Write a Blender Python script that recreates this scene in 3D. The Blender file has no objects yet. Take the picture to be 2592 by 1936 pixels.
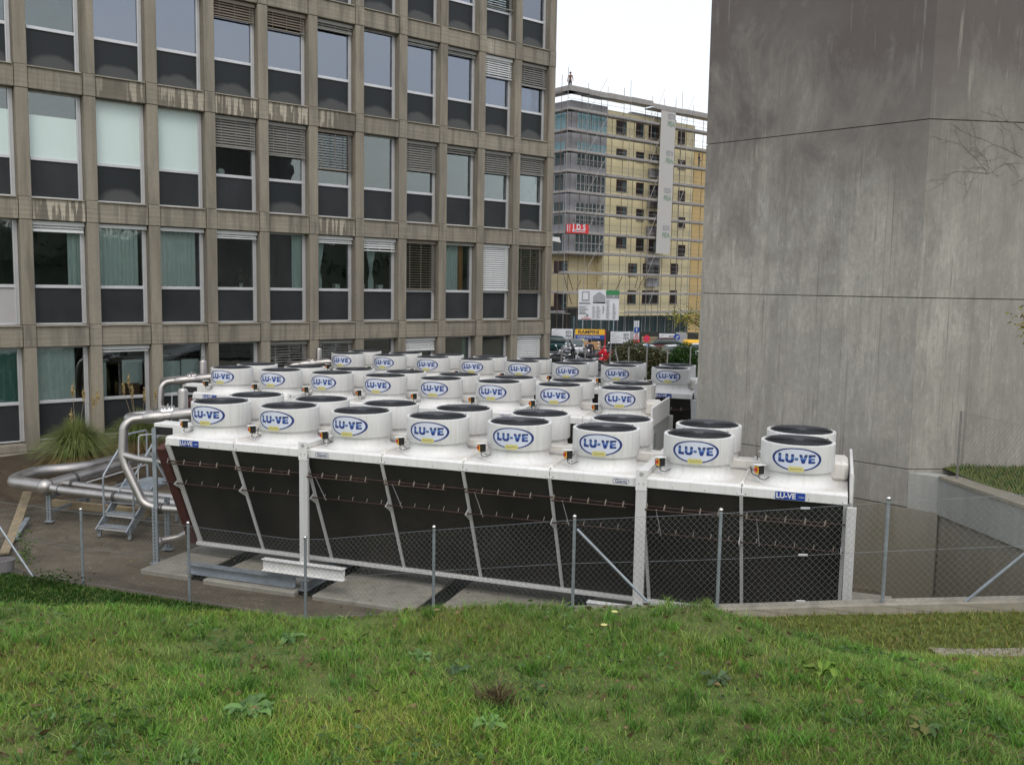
import bpy, bmesh, math, random
import numpy as np
from mathutils import Matrix, Vector
R = math.radians
sc = bpy.context.scene
COL = sc.collection
rnd = random.Random(7)

# ------------------------------------------------------------------ camera
EYE = 4.95                      # eye height above the concrete pad (z = 0)
FPX, PIT, ROLL = 2356.6, 0.1033, 0.0174      # focal length in photo pixels, pitch, roll
CX, CY = 1296., 968.
cr, sr, cp, sp = math.cos(ROLL), math.sin(ROLL), math.cos(PIT), math.sin(PIT)
cam = bpy.data.cameras.new('camera'); camo = bpy.data.objects.new('camera', cam); COL.objects.link(camo)
cam.sensor_width = 36; cam.lens = FPX/2592*36; cam.clip_start = .05; cam.clip_end = 3000
right = Vector((1, 0, 0)); up0 = Vector((0, sp, cp)); view = Vector((0, cp, -sp))
rc = right*cr + up0*sr; uc = up0*cr - right*sr
m = Matrix((rc, uc, -view)).transposed().to_4x4(); m.translation = (0, 0, EYE)
camo.matrix_world = m
sc.camera = camo
# ------------------------------------------------------------------ sky, sun, exposure
w = bpy.data.worlds.new('World'); sc.world = w; w.use_nodes = True
wt = w.node_tree; wt.nodes.clear()
SUN_EL, SUN_AZ = R(50), R(172)
sky = wt.nodes.new('ShaderNodeTexSky'); sky.sky_type = 'NISHITA'; sky.sun_disc = False
sky.sun_elevation = SUN_EL; sky.sun_rotation = SUN_AZ; sky.air_density = 1.6; sky.dust_density = 4; sky.ozone_density = 1
skyb = wt.nodes.new('ShaderNodeBackground'); skyb.inputs['Strength'].default_value = .06
wt.links.new(sky.outputs[0], skyb.inputs['Color'])
# overcast cloud sheet over the whole dome
tc = wt.nodes.new('ShaderNodeTexCoord'); mp = wt.nodes.new('ShaderNodeMapping'); mp.inputs['Scale'].default_value = (1.2, 1.2, 4)
nz = wt.nodes.new('ShaderNodeTexNoise'); nz.inputs['Scale'].default_value = 1.6; nz.inputs['Detail'].default_value = 6
rp = wt.nodes.new('ShaderNodeValToRGB')
rp.color_ramp.elements[0].position = .3; rp.color_ramp.elements[0].color = (.80, .85, .95, 1)
rp.color_ramp.elements[1].position = .75; rp.color_ramp.elements[1].color = (1, 1, 1, 1)
wt.links.new(tc.outputs['Generated'], mp.inputs[0]); wt.links.new(mp.outputs[0], nz.inputs['Vector']); wt.links.new(nz.outputs['Fac'], rp.inputs[0])
cl = wt.nodes.new('ShaderNodeBackground'); cl.inputs['Strength'].default_value = 1.05
wt.links.new(rp.outputs[0], cl.inputs['Color'])
mx = wt.nodes.new('ShaderNodeAddShader'); wo = wt.nodes.new('ShaderNodeOutputWorld')
wt.links.new(skyb.outputs[0], mx.inputs[0]); wt.links.new(cl.outputs[0], mx.inputs[1]); wt.links.new(mx.outputs[0], wo.inputs[0])
sl = bpy.data.lights.new('sun', 'SUN'); sl.energy = .9; sl.angle = R(25); sl.color = (1, .97, .92)
so = bpy.data.objects.new('sun', sl); COL.objects.link(so)
sdir = Vector((math.sin(SUN_AZ)*math.cos(SUN_EL), math.cos(SUN_AZ)*math.cos(SUN_EL), math.sin(SUN_EL)))
so.rotation_euler = sdir.to_track_quat('Z', 'Y').to_euler(); so.location = (0, -20, 40)
sc.view_settings.view_transform = 'Standard'; sc.view_settings.look = 'None'
sc.view_settings.exposure = -0.1; sc.view_settings.gamma = 1; sc.view_settings.use_curve_mapping = False
sc.render.engine = 'CYCLES'; sc.cycles.max_bounces = 6; sc.cycles.transparent_max_bounces = 12

# ------------------------------------------------------------------ photo pixel -> direction -> place
def ray(x, y):
    dx, dy = x-CX, y-CY
    ix = cr*dx + sr*dy; u = -(-sr*dx + cr*dy)/FPX
    return Vector((ix/FPX, cp + u*sp, -sp + u*cp))
def gz(x, y, z):                # where the sight line meets height z
    r = ray(x, y); k = (z-EYE)/r.z
    return Vector((r.x*k, r.y*k, z))
def gy(x, y, Y):                # where it meets distance Y
    r = ray(x, y); k = Y/r.y
    return Vector((r.x*k, Y, r.z*k + EYE))
class Frame:                    # a vertical plane: s along it, t outwards (towards the camera), z up
    def __init__(s, o, az):
        s.o = Vector((o[0], o[1], 0)); s.d = Vector((math.sin(az), math.cos(az), 0)); s.n = Vector((math.cos(az), -math.sin(az), 0))
        s.az = az
    def px(s, x, y, t=0):
        r = ray(x, y); o = s.o + s.n*t; k = o.dot(s.n)/r.dot(s.n)
        P = r*k; return (P-o).dot(s.d), P.z + EYE
    def P(s, a, t, z): v = s.o + s.d*a + s.n*t; return Vector((v.x, v.y, z))

# ------------------------------------------------------------------ materials
MATS = {}
class NT:
    def __init__(s, name):
        s.m = bpy.data.materials.new(name); s.m.use_nodes = True; s.t = s.m.node_tree; s.t.nodes.clear()
        s.out = s.n('ShaderNodeOutputMaterial'); MATS[name] = s.m
    def n(s, typ, **kw):
        q = s.t.nodes.new(typ)
        for k, v in kw.items(): setattr(q, k, v)
        return q
    def put(s, inp, v):
        if hasattr(v, 'is_output'): s.t.links.new(v, inp)
        elif isinstance(v, (tuple, list)) and len(v) == 3 and inp.type == 'RGBA': inp.default_value = (*v, 1)
        else: inp.default_value = v
    def pos(s, rz=0, scale=(1, 1, 1)):
        g = s.n('ShaderNodeNewGeometry'); mp = s.n('ShaderNodeMapping'); s.t.links.new(g.outputs['Position'], mp.inputs[0])
        mp.inputs['Rotation'].default_value = (0, 0, rz)
        if scale == (1, 1, 1): return mp.outputs[0]
        mp2 = s.n('ShaderNodeMapping'); s.t.links.new(mp.outputs[0], mp2.inputs[0]); mp2.inputs['Scale'].default_value = scale
        return mp2.outputs[0]
    def obj(s, scale=(1, 1, 1)):
        g = s.n('ShaderNodeTexCoord'); mp = s.n('ShaderNodeMapping'); s.t.links.new(g.outputs['Object'], mp.inputs[0]); mp.inputs['Scale'].default_value = scale
        return mp.outputs[0]
    def noise(s, v, scale=1, det=5, rough=.55, dist=0):
        q = s.n('ShaderNodeTexNoise'); s.put(q.inputs['Vector'], v); q.inputs['Scale'].default_value = scale
        q.inputs['Detail'].default_value = det; q.inputs['Roughness'].default_value = rough; q.inputs['Distortion'].default_value = dist
        return q.outputs['Fac']
    def ramp(s, f, *st):
        q = s.n('ShaderNodeValToRGB'); s.put(q.inputs[0], f); e = q.color_ramp.elements
        while len(e) < len(st): e.new(.5)
        for i, (p, c) in enumerate(st):
            e[i].position = p; e[i].color = (c, c, c, 1) if not isinstance(c, (tuple, list)) else (*c, 1)
        return q.outputs[0]
    def mix(s, f, a, b, bl='MIX'):
        q = s.n('ShaderNodeMix', data_type='RGBA', blend_type=bl); s.put(q.inputs[0], f); s.put(q.inputs[6], a); s.put(q.inputs[7], b)
        return q.outputs[2]
    def math(s, op, a, b=0.):
        q = s.n('ShaderNodeMath', operation=op); s.put(q.inputs[0], a); s.put(q.inputs[1], b); return q.outputs[0]
    def sep(s, v): q = s.n('ShaderNodeSeparateXYZ'); s.put(q.inputs[0], v); return q.outputs
    def rand(s): return s.n('ShaderNodeObjectInfo').outputs['Random']
    def bump(s, h, st=.3, d=.02):
        q = s.n('ShaderNodeBump'); s.put(q.inputs['Height'], h); q.inputs['Strength'].default_value = st; q.inputs['Distance'].default_value = d
        return q.outputs[0]
    def pbr(s, col, rough=.6, metal=0., normal=None, spec=.5, **kw):
        b = s.n('ShaderNodeBsdfPrincipled'); s.put(b.inputs['Base Color'], col); s.put(b.inputs['Roughness'], rough); s.put(b.inputs['Metallic'], metal)
        b.inputs['Specular IOR Level'].default_value = spec
        if normal is not None: s.put(b.inputs['Normal'], normal)
        for k, v in kw.items(): s.put(b.inputs[k.replace('_', ' ')], v)
        s.t.links.new(b.outputs[0], s.out.inputs[0]); return s.m
    def shader(s, o): s.t.links.new(o, s.out.inputs[0]); return s.m

def plain(name, c, rough=.6, metal=0., var=.12, scale=3., bump=0., spec=.5):
    """paint / metal / plastic with a little uneven tone and grime"""
    t = NT(name); p = t.pos()
    f = t.noise(p, scale, 6, .6); f2 = t.noise(t.pos(0, (scale*5, scale*5, scale*1.2)), 1, 4)
    col = t.mix(t.ramp(f, (.3, 0.), (.75, 1.)), tuple(v*(1-var) for v in c), tuple(min(1, v*(1+var*.6)) for v in c))
    col = t.mix(t.ramp(f2, (.58, 0.), (.8, var*1.6)), col, tuple(v*.45 for v in c))
    r = t.math('ADD', t.math('MULTIPLY', f, .2), rough-.1)
    return t.pbr(col, r, metal, t.bump(f2, bump, .01) if bump else None, spec)

FAZ = 0.8856                     # street grid direction of the office facade
def concrete(name, base, az, boards='h', stain=.5, drips=0., wet=None, topdark=None, mottle=0, heavy=0):
    t = NT(name); p = t.pos(az-math.pi/2*0)     # rotate so that x' runs along the wall
    x, y, z = t.sep(p)
    big = t.noise(t.pos(az, (.5, .5, .5)), 1, 4)
    fine = t.noise(t.pos(az, (14, 14, 14)), 1, 5, .65)
    if boards == 'h':
        st = t.noise(t.pos(az, (.9, .9, 11)), 1, 5, .6); dr = t.noise(t.pos(az, (5, 5, .5)), 1, 5, .6, .2)
    else:
        st = t.noise(t.pos(az, (7, 7, .14)), 1, 6, .62, .15); dr = t.noise(t.pos(az, (2.2, 2.2, .25)), 1, 6, .65, .4)
    c = t.mix(t.ramp(st, (.3, 0.), (.7, 1.)), tuple(v*.80 for v in base), tuple(v*1.12 for v in base))
    c = t.mix(t.ramp(big, (.35, .0), (.7, .45)), c, (base[0]*1.18, base[1]*1.15, base[2]*1.04))
    c = t.mix(t.ramp(dr, (.46, 0.), (.68, stain*.85)), c, tuple(v*.42 for v in base))
    c = t.mix(t.ramp(fine, (.42, 0.), (.72, .35)), c, tuple(v*.6 for v in base))
    pit = t.noise(t.pos(az, (45, 45, 45)), 1, 2, .5)
    c = t.mix(t.ramp(pit, (.68, 0.), (.74, .5)), c, tuple(v*.45 for v in base))
    if mottle:
        mo = t.noise(t.pos(az, (2.6, 2.6, 1.5)), 1, 10, .74, .8)
        c = t.mix(t.ramp(mo, (.40, 0.), (.66, .55)), c, tuple(v*.55 for v in base))
        mo2 = t.noise(t.pos(az+.7, (5.5, 5.5, 1.3)), 1, 8, .7, .5)
        c = t.mix(t.ramp(mo2, (.56, 0.), (.70, .45)), c, tuple(min(.7, v*1.35) for v in base))
        mo3 = t.noise(t.pos(az, (11, 11, 2.6)), 1, 9, .75, .6)
        c = t.mix(t.ramp(mo3, (.50, 0.), (.62, .42)), c, tuple(v*.52 for v in base))
        mo4 = t.noise(t.pos(az+.3, (19, 19, 5.)), 1, 6, .7, .3)
        c = t.mix(t.ramp(mo4, (.56, 0.), (.66, .32)), c, tuple(min(.75, v*1.45) for v in base))
        ln = t.noise(t.pos(az, (24, 24, .18)), 1, 4, .6, .1); ln2 = t.noise(t.pos(az, (3.3, 3.3, .6)), 1, 4, .6)
        c = t.mix(t.math('MULTIPLY', t.ramp(ln, (.57, 0.), (.66, .8)), t.ramp(ln2, (.4, 0.), (.6, 1.))), c, tuple(v*.42 for v in base))
    if topdark:
        z0, z1 = topdark
        g = t.math('DIVIDE', t.math('SUBTRACT', z, z0), z1-z0)
        q = t.noise(t.pos(az, (1.1, 1.1, .55)), 1, 8, .72, .5)
        f = t.ramp(t.math('ADD', t.math('MULTIPLY', g, .62), t.math('SUBTRACT', q, .5)), (.04, 0.), (.46, .94))
        c = t.mix(f, c, (base[0]*.29, base[1]*.255, base[2]*.275))
        # dry, pale rivulets
        q2 = t.noise(t.pos(az, (9, 9, .5)), 1, 4, .6, .3)
        c = t.mix(t.math('MULTIPLY', t.ramp(q2, (.62, 0.), (.72, .35)), t.ramp(g, (.0, 0.), (.5, 1.))), c, (base[0]*1.3, base[1]*1.28, base[2]*1.22))
    if heavy:
        q = t.sep(t.obj())
        hz = t.math('MULTIPLY', t.math('SUBTRACT', .53, q[2]), .16)
        run = t.ramp(t.math('SUBTRACT', t.noise(t.pos(az, (9, 9, .55)), 1, 4, .6, .25), hz), (.455, 0.), (.475, .95))
        pt = t.ramp(t.noise(t.pos(az, (.9, .9, .2)), 1, 2, .5), (.38, 0.), (.46, 1.))
        c = t.mix(.35, c, tuple(v*.5 for v in base)); c = t.mix(t.math('MULTIPLY', run, pt), c, (.46, .42, .34))
    if drips and not heavy:
        # lime runs below the sills: a few patches of pale drips
        patch = t.ramp(t.noise(t.pos(az, (.33, .33, .3)), 1.0, 2, .5), (.60, 0.), (.64, 1.))
        run = t.ramp(t.noise(t.pos(az, (15, 15, .5)), 1, 3, .55, .12), (.46, 0.), (.49, 1.))
        c = t.mix(t.math('MULTIPLY', t.math('MULTIPLY', patch, run), drips), c, (.5, .47, .39))
        run2 = t.ramp(t.noise(t.pos(az, (19, 19, .35)), 1, 2, .5), (.685, 0.), (.70, .75))
        c = t.mix(t.math('MULTIPLY', run2, drips), c, (.44, .40, .33))
    if wet:
        z0, z1 = wet
        g = t.ramp(t.math('ADD', t.math('DIVIDE', t.math('SUBTRACT', z, z0), z1-z0), t.math('MULTIPLY', t.math('SUBTRACT', dr, .5), 1.2)), (.25, 1.), (.95, 0.))
        c = t.mix(g, c, (base[0]*.50, base[1]*.46, base[2]*.37))
        yl = t.ramp(t.noise(t.pos(az, (2.4, 2.4, .12)), 1, 4, .6, .3), (.6, 0.), (.72, .6))
        c = t.mix(t.math('MULTIPLY', yl, g), c, (base[0]*1.0, base[1]*.84, base[2]*.6))
    if boards == 'h':
        sm = t.n('ShaderNodeTexWave', wave_type='BANDS', bands_direction='Z'); t.put(sm.inputs['Vector'], t.pos(az, (1, 1, 1))); sm.inputs['Scale'].default_value = 2.6; sm.inputs['Distortion'].default_value = .6; sm.inputs['Detail'].default_value = 2
        c = t.mix(t.ramp(sm.outputs['Fac'], (.0, .45), (.10, 0.)), c, tuple(v*.45 for v in base))
    wz = t.noise(t.pos(az, (.22, .22, .3)), 1, 5, .6); c = t.mix(t.ramp(wz, (.40, 0.), (.62, .42)), c, tuple(v*.6 for v in base))
    h = t.math('ADD', t.math('MULTIPLY', st, .6), t.math('MULTIPLY', fine, .5))
    return t.pbr(c, .85, 0, t.bump(h, .35, .012), .3)

concrete('concrete_facade', (.285, .258, .212), FAZ-math.pi/2, 'h', 1., .5)
concrete('concrete_drips', (.232, .208, .169), FAZ-math.pi/2, 'h', .8, 1., heavy=1)
concrete('concrete_pillar', (.275, .248, .203), FAZ-math.pi/2, 'v', .95)
concrete('concrete_tower', (.40, .385, .35), R(45), 'v', .5, topdark=(4.6, 10.6), mottle=1)
concrete('concrete_pit', (.40, .38, .33), R(45), 'v', .7, wet=(.1, 2.3), mottle=1)
concrete('concrete_wall', (.42, .425, .40), R(8), 'v', .3, wet=(-.4, 1.5))
concrete('concrete_kerb', (.36, .33, .27), R(-20), 'h', .5)
concrete('concrete_slab', (.33, .315, .275), R(-19), 'h', .6)
def enamel(name, c, grime):
    t = NT(name); r = t.rand()
    st = t.noise(t.pos(0, (16, 16, .9)), 1, 5, .6, .1); bl = t.noise(t.pos(0, (1.7, 1.7, 1.7)), 1, 6, .6); sp = t.noise(t.pos(0, (38, 38, 38)), 1, 3, .6)
    col = t.mix(t.ramp(bl, (.35, 0.), (.7, 1.)), tuple(v*.93 for v in c), c)
    col = t.mix(t.ramp(st, (.50, 0.), (.74, grime)), col, (c[0]*.66, c[1]*.63, c[2]*.57))
    col = t.mix(t.ramp(sp, (.66, 0.), (.76, grime*1.1)), col, (c[0]*.5, c[1]*.46, c[2]*.4))
    col = t.mix(t.math('MULTIPLY', r, .07), col, (c[0]*.6, c[1]*.58, c[2]*.55))
    return t.pbr(col, t.math('ADD', t.math('MULTIPLY', bl, .25), .33), 0, t.bump(bl, .06, .01))
enamel('white_paint', (.745, .745, .735), .42)
enamel('white_pan', (.72, .70, .66), .55)
enamel('white_frame', (.58, .585, .58), .5)
plain('grey_panel', (.36, .36, .345), .55, 0, .08)
plain('galvanised', (.34, .38, .42), .5, .5, .22, 6.)
plain('steel', (.47, .45, .435), .46, 1., .16, 3.)
plain('steel_bright', (.72, .70, .68), .14, 1., .1, 4.)
plain('clamp_dark', (.10, .10, .10), .5, .4, .2)
plain('maroon', (.075, .025, .022), .6, 0, .3, 8.)
plain('copper_pipe', (.055, .030, .023), .6, .3, .5, 9.)
plain('nozzle', (.24, .20, .165), .5, 0, .2)
plain('black', (.012, .012, .013), .5, 0, .2)
plain('dark_grille', (.075, .08, .09), .5, .3, .2)
plain('rubber', (.02, .02, .02), .75, 0, .2)
plain('yellow_plastic', (.75, .40, .03), .4, 0, .05)
plain('red_plastic', (.50, .02, .015), .4, 0, .05)
plain('logo_white', (.62, .66, .76), .45, 0, .02)
plain('logo_blue', (.014, .035, .17), .4, 0, .05)
plain('logo_shadow', (.10, .11, .16), .5)
plain('plate_blue', (.012, .05, .30), .4, 0, .05)
plain('badge_yellow', (.62, .57, .22), .45, 0, .05)
plain('ink_grey', (.10, .10, .09), .6, 0, .1)
plain('alu', (.60, .61, .63), .4, .35, .08)
plain('spandrel_glass', (.032, .036, .039), .40, 0, .3, .9, spec=.25)
t = NT('spandrel_oval'); q = t.sep(t.obj()); n1 = t.noise(t.pos(0, (3, 3, 3)), 1, 4)  # dark panel with a paler, noisy oval near its foot
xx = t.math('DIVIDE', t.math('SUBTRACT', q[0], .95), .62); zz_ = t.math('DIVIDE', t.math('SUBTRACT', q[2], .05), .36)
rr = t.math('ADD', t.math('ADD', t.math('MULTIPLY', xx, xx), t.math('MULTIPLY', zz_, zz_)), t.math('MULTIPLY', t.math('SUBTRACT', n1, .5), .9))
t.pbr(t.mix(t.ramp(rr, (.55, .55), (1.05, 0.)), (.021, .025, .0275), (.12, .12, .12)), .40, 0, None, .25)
plain('panel_light', (.40, .39, .40), .5, 0, .05)
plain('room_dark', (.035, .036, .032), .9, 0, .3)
plain('room_ceiling', (.16, .11, .045), .9, 0, .3)
plain('room_white', (.80, .88, .86), .7, 0, .05)
plain('wood_box', (.16, .09, .05), .8, 0, .2)
plain('roller_teal', (.86, .96, .94), .7, 0, .02, 1.)
plain('blind_grey', (.25, .245, .225), .5, .1, .1)
plain('film_glass', (.58, .70, .68), .10, 0, .03, .8, spec=.5)
plain('fence_wire', (.20, .21, .20), .5, .5, .2)
plain('blind_brown', (.21, .175, .135), .5, .1, .12)
plain('blind_white', (.66, .68, .68), .5, 0, .06)
plain('curtain_white', (.80, .87, .85), .85, 0, .06)
plain('curtain_teal', (.16, .33, .28), .85, 0, .1)
plain('curtain_orange', (.55, .24, .07), .85, 0, .1)
plain('wood_old', (.30, .24, .15), .85, 0, .3, 5., .4)
plain('yellow_render', (.80, .71, .45), .9, 0, .07, .6)
plain('orange_render', (.70, .52, .25), .9, 0, .08, .6)
plain('pale_render', (.66, .56, .34), .9, 0, .1, .5)
plain('grey_render', (.33, .33, .35), .85, 0, .1, .5)
plain('scaffold_tube', (.30, .29, .28), .5, .5, .2)
plain('scaffold_rust', (.16, .11, .08), .6, .4, .3)
plain('scaffold_deck', (.32, .305, .29), .7, .1, .25)
plain('window_maroon', (.05, .022, .022), .6, 0, .3, spec=.2)
plain('window_dark', (.03, .022, .022), .5, 0, .3, spec=.3)
plain('window_frame_w', (.5, .5, .5), .5)
plain('band_glass', (.15, .33, .38), .15, 0, .3, .4, spec=.6)
plain('band_glass_dark', (.028, .055, .058), .2, 0, .4, .4, spec=.4)
plain('net_white', (.44, .43, .41), .8, 0, .05)
plain('sign_white', (.60, .62, .65), .6, 0, .02)
plain('sign_green', (.03, .20, .07), .6)
plain('sign_grey', (.22, .23, .24), .6)
plain('sign_red', (.60, .03, .03), .6, 0, .04)
plain('sign_yellow', (.75, .42, .02), .6, 0, .04)
plain('sign_blue', (.015, .06, .30), .6, 0, .04)
plain('sign_pink', (.55, .03, .12), .6, 0, .04)
plain('print_dark', (.06, .065, .07), .7)
plain('print_mid', (.30, .31, .33), .7)
plain('print_green', (.20, .30, .21), .7)
plain('cardboard', (.45, .26, .12), .85)
plain('car_green', (.012, .045, .045), .25, .3, .1)
plain('car_white', (.70, .71, .73), .25, 0, .04)
plain('car_maroon', (.10, .03, .035), .3, .3)
plain('car_grey', (.25, .26, .28), .3, .4)
plain('car_glass', (.05, .07, .07), .08, 0, .1, spec=.9)
plain('scooter_red', (.55, .015, .03), .22, 0, .04)
plain('chrome', (.75, .75, .75), .12, 1., .05)
plain('windshield', (.32, .35, .36), .15, 0, .05)
plain('light_blue', (.28, .52, .75), .5)
plain('skin', (.45, .28, .2), .6)
plain('hair_dark', (.025, .016, .012), .7)
plain('cloth_dark', (.03, .028, .04), .85)
plain('cloth_grey', (.10, .10, .12), .85)
plain('cloth_brown', (.16, .08, .05), .85)
plain('tiles_blue', (.1, .13, .2), .6)
plain('pot_grey', (.22, .21, .22), .7)
plain('lamp_head', (.62, .63, .64), .4, .2)
# gradient lettering: print, darker at the top and foot of each letter
t = NT('logo_letters'); zz = t.sep(t.n('ShaderNodeTexCoord').outputs['Object'])[2]
g = t.math('DIVIDE', t.math('SUBTRACT', zz, 2.679), .116)
t.pbr(t.ramp(g, (0., (.012, .035, .20)), (.35, (.018, .05, .26)), (.58, (.13, .25, .52)), (.74, (.03, .06, .22)), (1., (.010, .02, .10))), .4)
# window glass: faint mirror over a clear pane
def glass(name, tint, refl, trans):
    t = NT(name); tr = t.n('ShaderNodeBsdfTransparent'); tr.inputs[0].default_value = (*trans, 1)
    gl = t.n('ShaderNodeBsdfGlossy'); gl.inputs['Color'].default_value = (*tint, 1); gl.inputs['Roughness'].default_value = .015
    fr = t.n('ShaderNodeFresnel'); fr.inputs[0].default_value = 1.5
    nb = t.bump(t.noise(t.pos(0, (.9, .9, .9)), 1, 2), .10, .05); t.t.links.new(nb, gl.inputs['Normal'])
    f = t.math('ADD', t.math('MULTIPLY', fr.outputs[0], 1.4), refl)
    ms = t.n('ShaderNodeMixShader'); t.t.links.new(f, ms.inputs[0]); t.t.links.new(tr.outputs[0], ms.inputs[1]); t.t.links.new(gl.outputs[0], ms.inputs[2])
    return t.shader(ms.outputs[0])
glass('pane_blue', (.66, .70, .81), .22, (.45, .50, .52))
glass('pane', (.80, .86, .88), .06, (.90, .94, .93))
# coil: fine dark fins
t = NT('coil'); x, y, z = t.sep(t.obj())
fin = t.n('ShaderNodeTexWave', wave_type='BANDS', bands_direction='X'); t.put(fin.inputs['Vector'], t.obj()); fin.inputs['Scale'].default_value = 60
big = t.noise(t.obj((.9, .9, .9)), 1, 5); mid = t.noise(t.obj((6, 6, 3)), 1, 5)
c = t.mix(t.ramp(big, (.35, 0.), (.7, 1.)), (.024, .024, .021), (.050, .047, .039))
c = t.mix(t.ramp(mid, (.5, 0.), (.8, .5)), c, (.035, .032, .024))
t.pbr(c, .6, .2, t.bump(fin.outputs['Fac'], .4, .004), .35)
# soils, asphalt
def soil(name, a, b, c, sc_=1., rough=.95):
    t = NT(name); n1 = t.noise(t.pos(0, (.35*sc_,)*3), 1, 6, .6); n2 = t.noise(t.pos(0, (4*sc_,)*3), 1, 8, .7); n3 = t.noise(t.pos(0, (30*sc_,)*3), 1, 4, .6)
    col = t.mix(t.ramp(n1, (.35, 0.), (.65, 1.)), a, b); col = t.mix(t.ramp(n2, (.45, 0.), (.7, .6)), col, c)
    col = t.mix(t.ramp(n3, (.5, 0.), (.72, .5)), col, tuple(v*.5 for v in a))
    n4 = t.noise(t.pos(.4, (.55*sc_, 1.3*sc_, .5)), 1, 7, .65, .8); col = t.mix(t.ramp(n4, (.50, 0.), (.60, .55)), col, tuple(v*.55 for v in a))
    n5 = t.noise(t.pos(0, (13*sc_,)*3), 1, 5, .6); col = t.mix(t.ramp(n5, (.60, 0.), (.68, .5)), col, tuple(min(1, v*1.7) for v in b))
    return t.pbr(col, t.ramp(n1, (.4, rough-.25), (.6, rough)), 0, t.bump(t.math('ADD', n2, n3), .6, .03), .3)
soil('soil', (.105, .085, .060), (.175, .150, .112), (.075, .060, .042))
soil('mulch', (.06, .045, .03), (.10, .075, .05), (.04, .03, .02), 1.4)
soil('asphalt', (.055, .055, .056), (.075, .074, .072), (.045, .045, .045), .6)
soil('path_concrete', (.26, .23, .19), (.30, .27, .22), (.2, .18, .15), 1.)
soil('turf_soil', (.10, .14, .030), (.13, .165, .038), (.10, .095, .036), 2.)
soil('trench_dark', (.010, .012, .010), (.018, .022, .017), (.006, .006, .006), 1., .6)  # near-black tone for the shaded depth of the gaps
# foliage tinted by a per-leaf attribute
def leafmat(name, rough=.55, sub=.25):
    t = NT(name); a = t.n('ShaderNodeAttribute', attribute_name='tint'); b = t.n('ShaderNodeBsdfPrincipled')
    t.t.links.new(a.outputs['Color'], b.inputs['Base Color']); b.inputs['Roughness'].default_value = rough; b.inputs['Specular IOR Level'].default_value = .25
    tl = t.n('ShaderNodeBsdfTranslucent'); t.t.links.new(a.outputs['Color'], tl.inputs[0])
    ms = t.n('ShaderNodeMixShader'); ms.inputs[0].default_value = sub
    t.t.links.new(b.outputs[0], ms.inputs[1]); t.t.links.new(tl.outputs[0], ms.inputs[2]); return t.shader(ms.outputs[0])
leafmat('leaf'); leafmat('grass_blade', .5, .22)
plain('creeper', (.22, .21, .185), .9)
plain('bark', (.10, .08, .06), .9, 0, .3, 8., .5)

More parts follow.
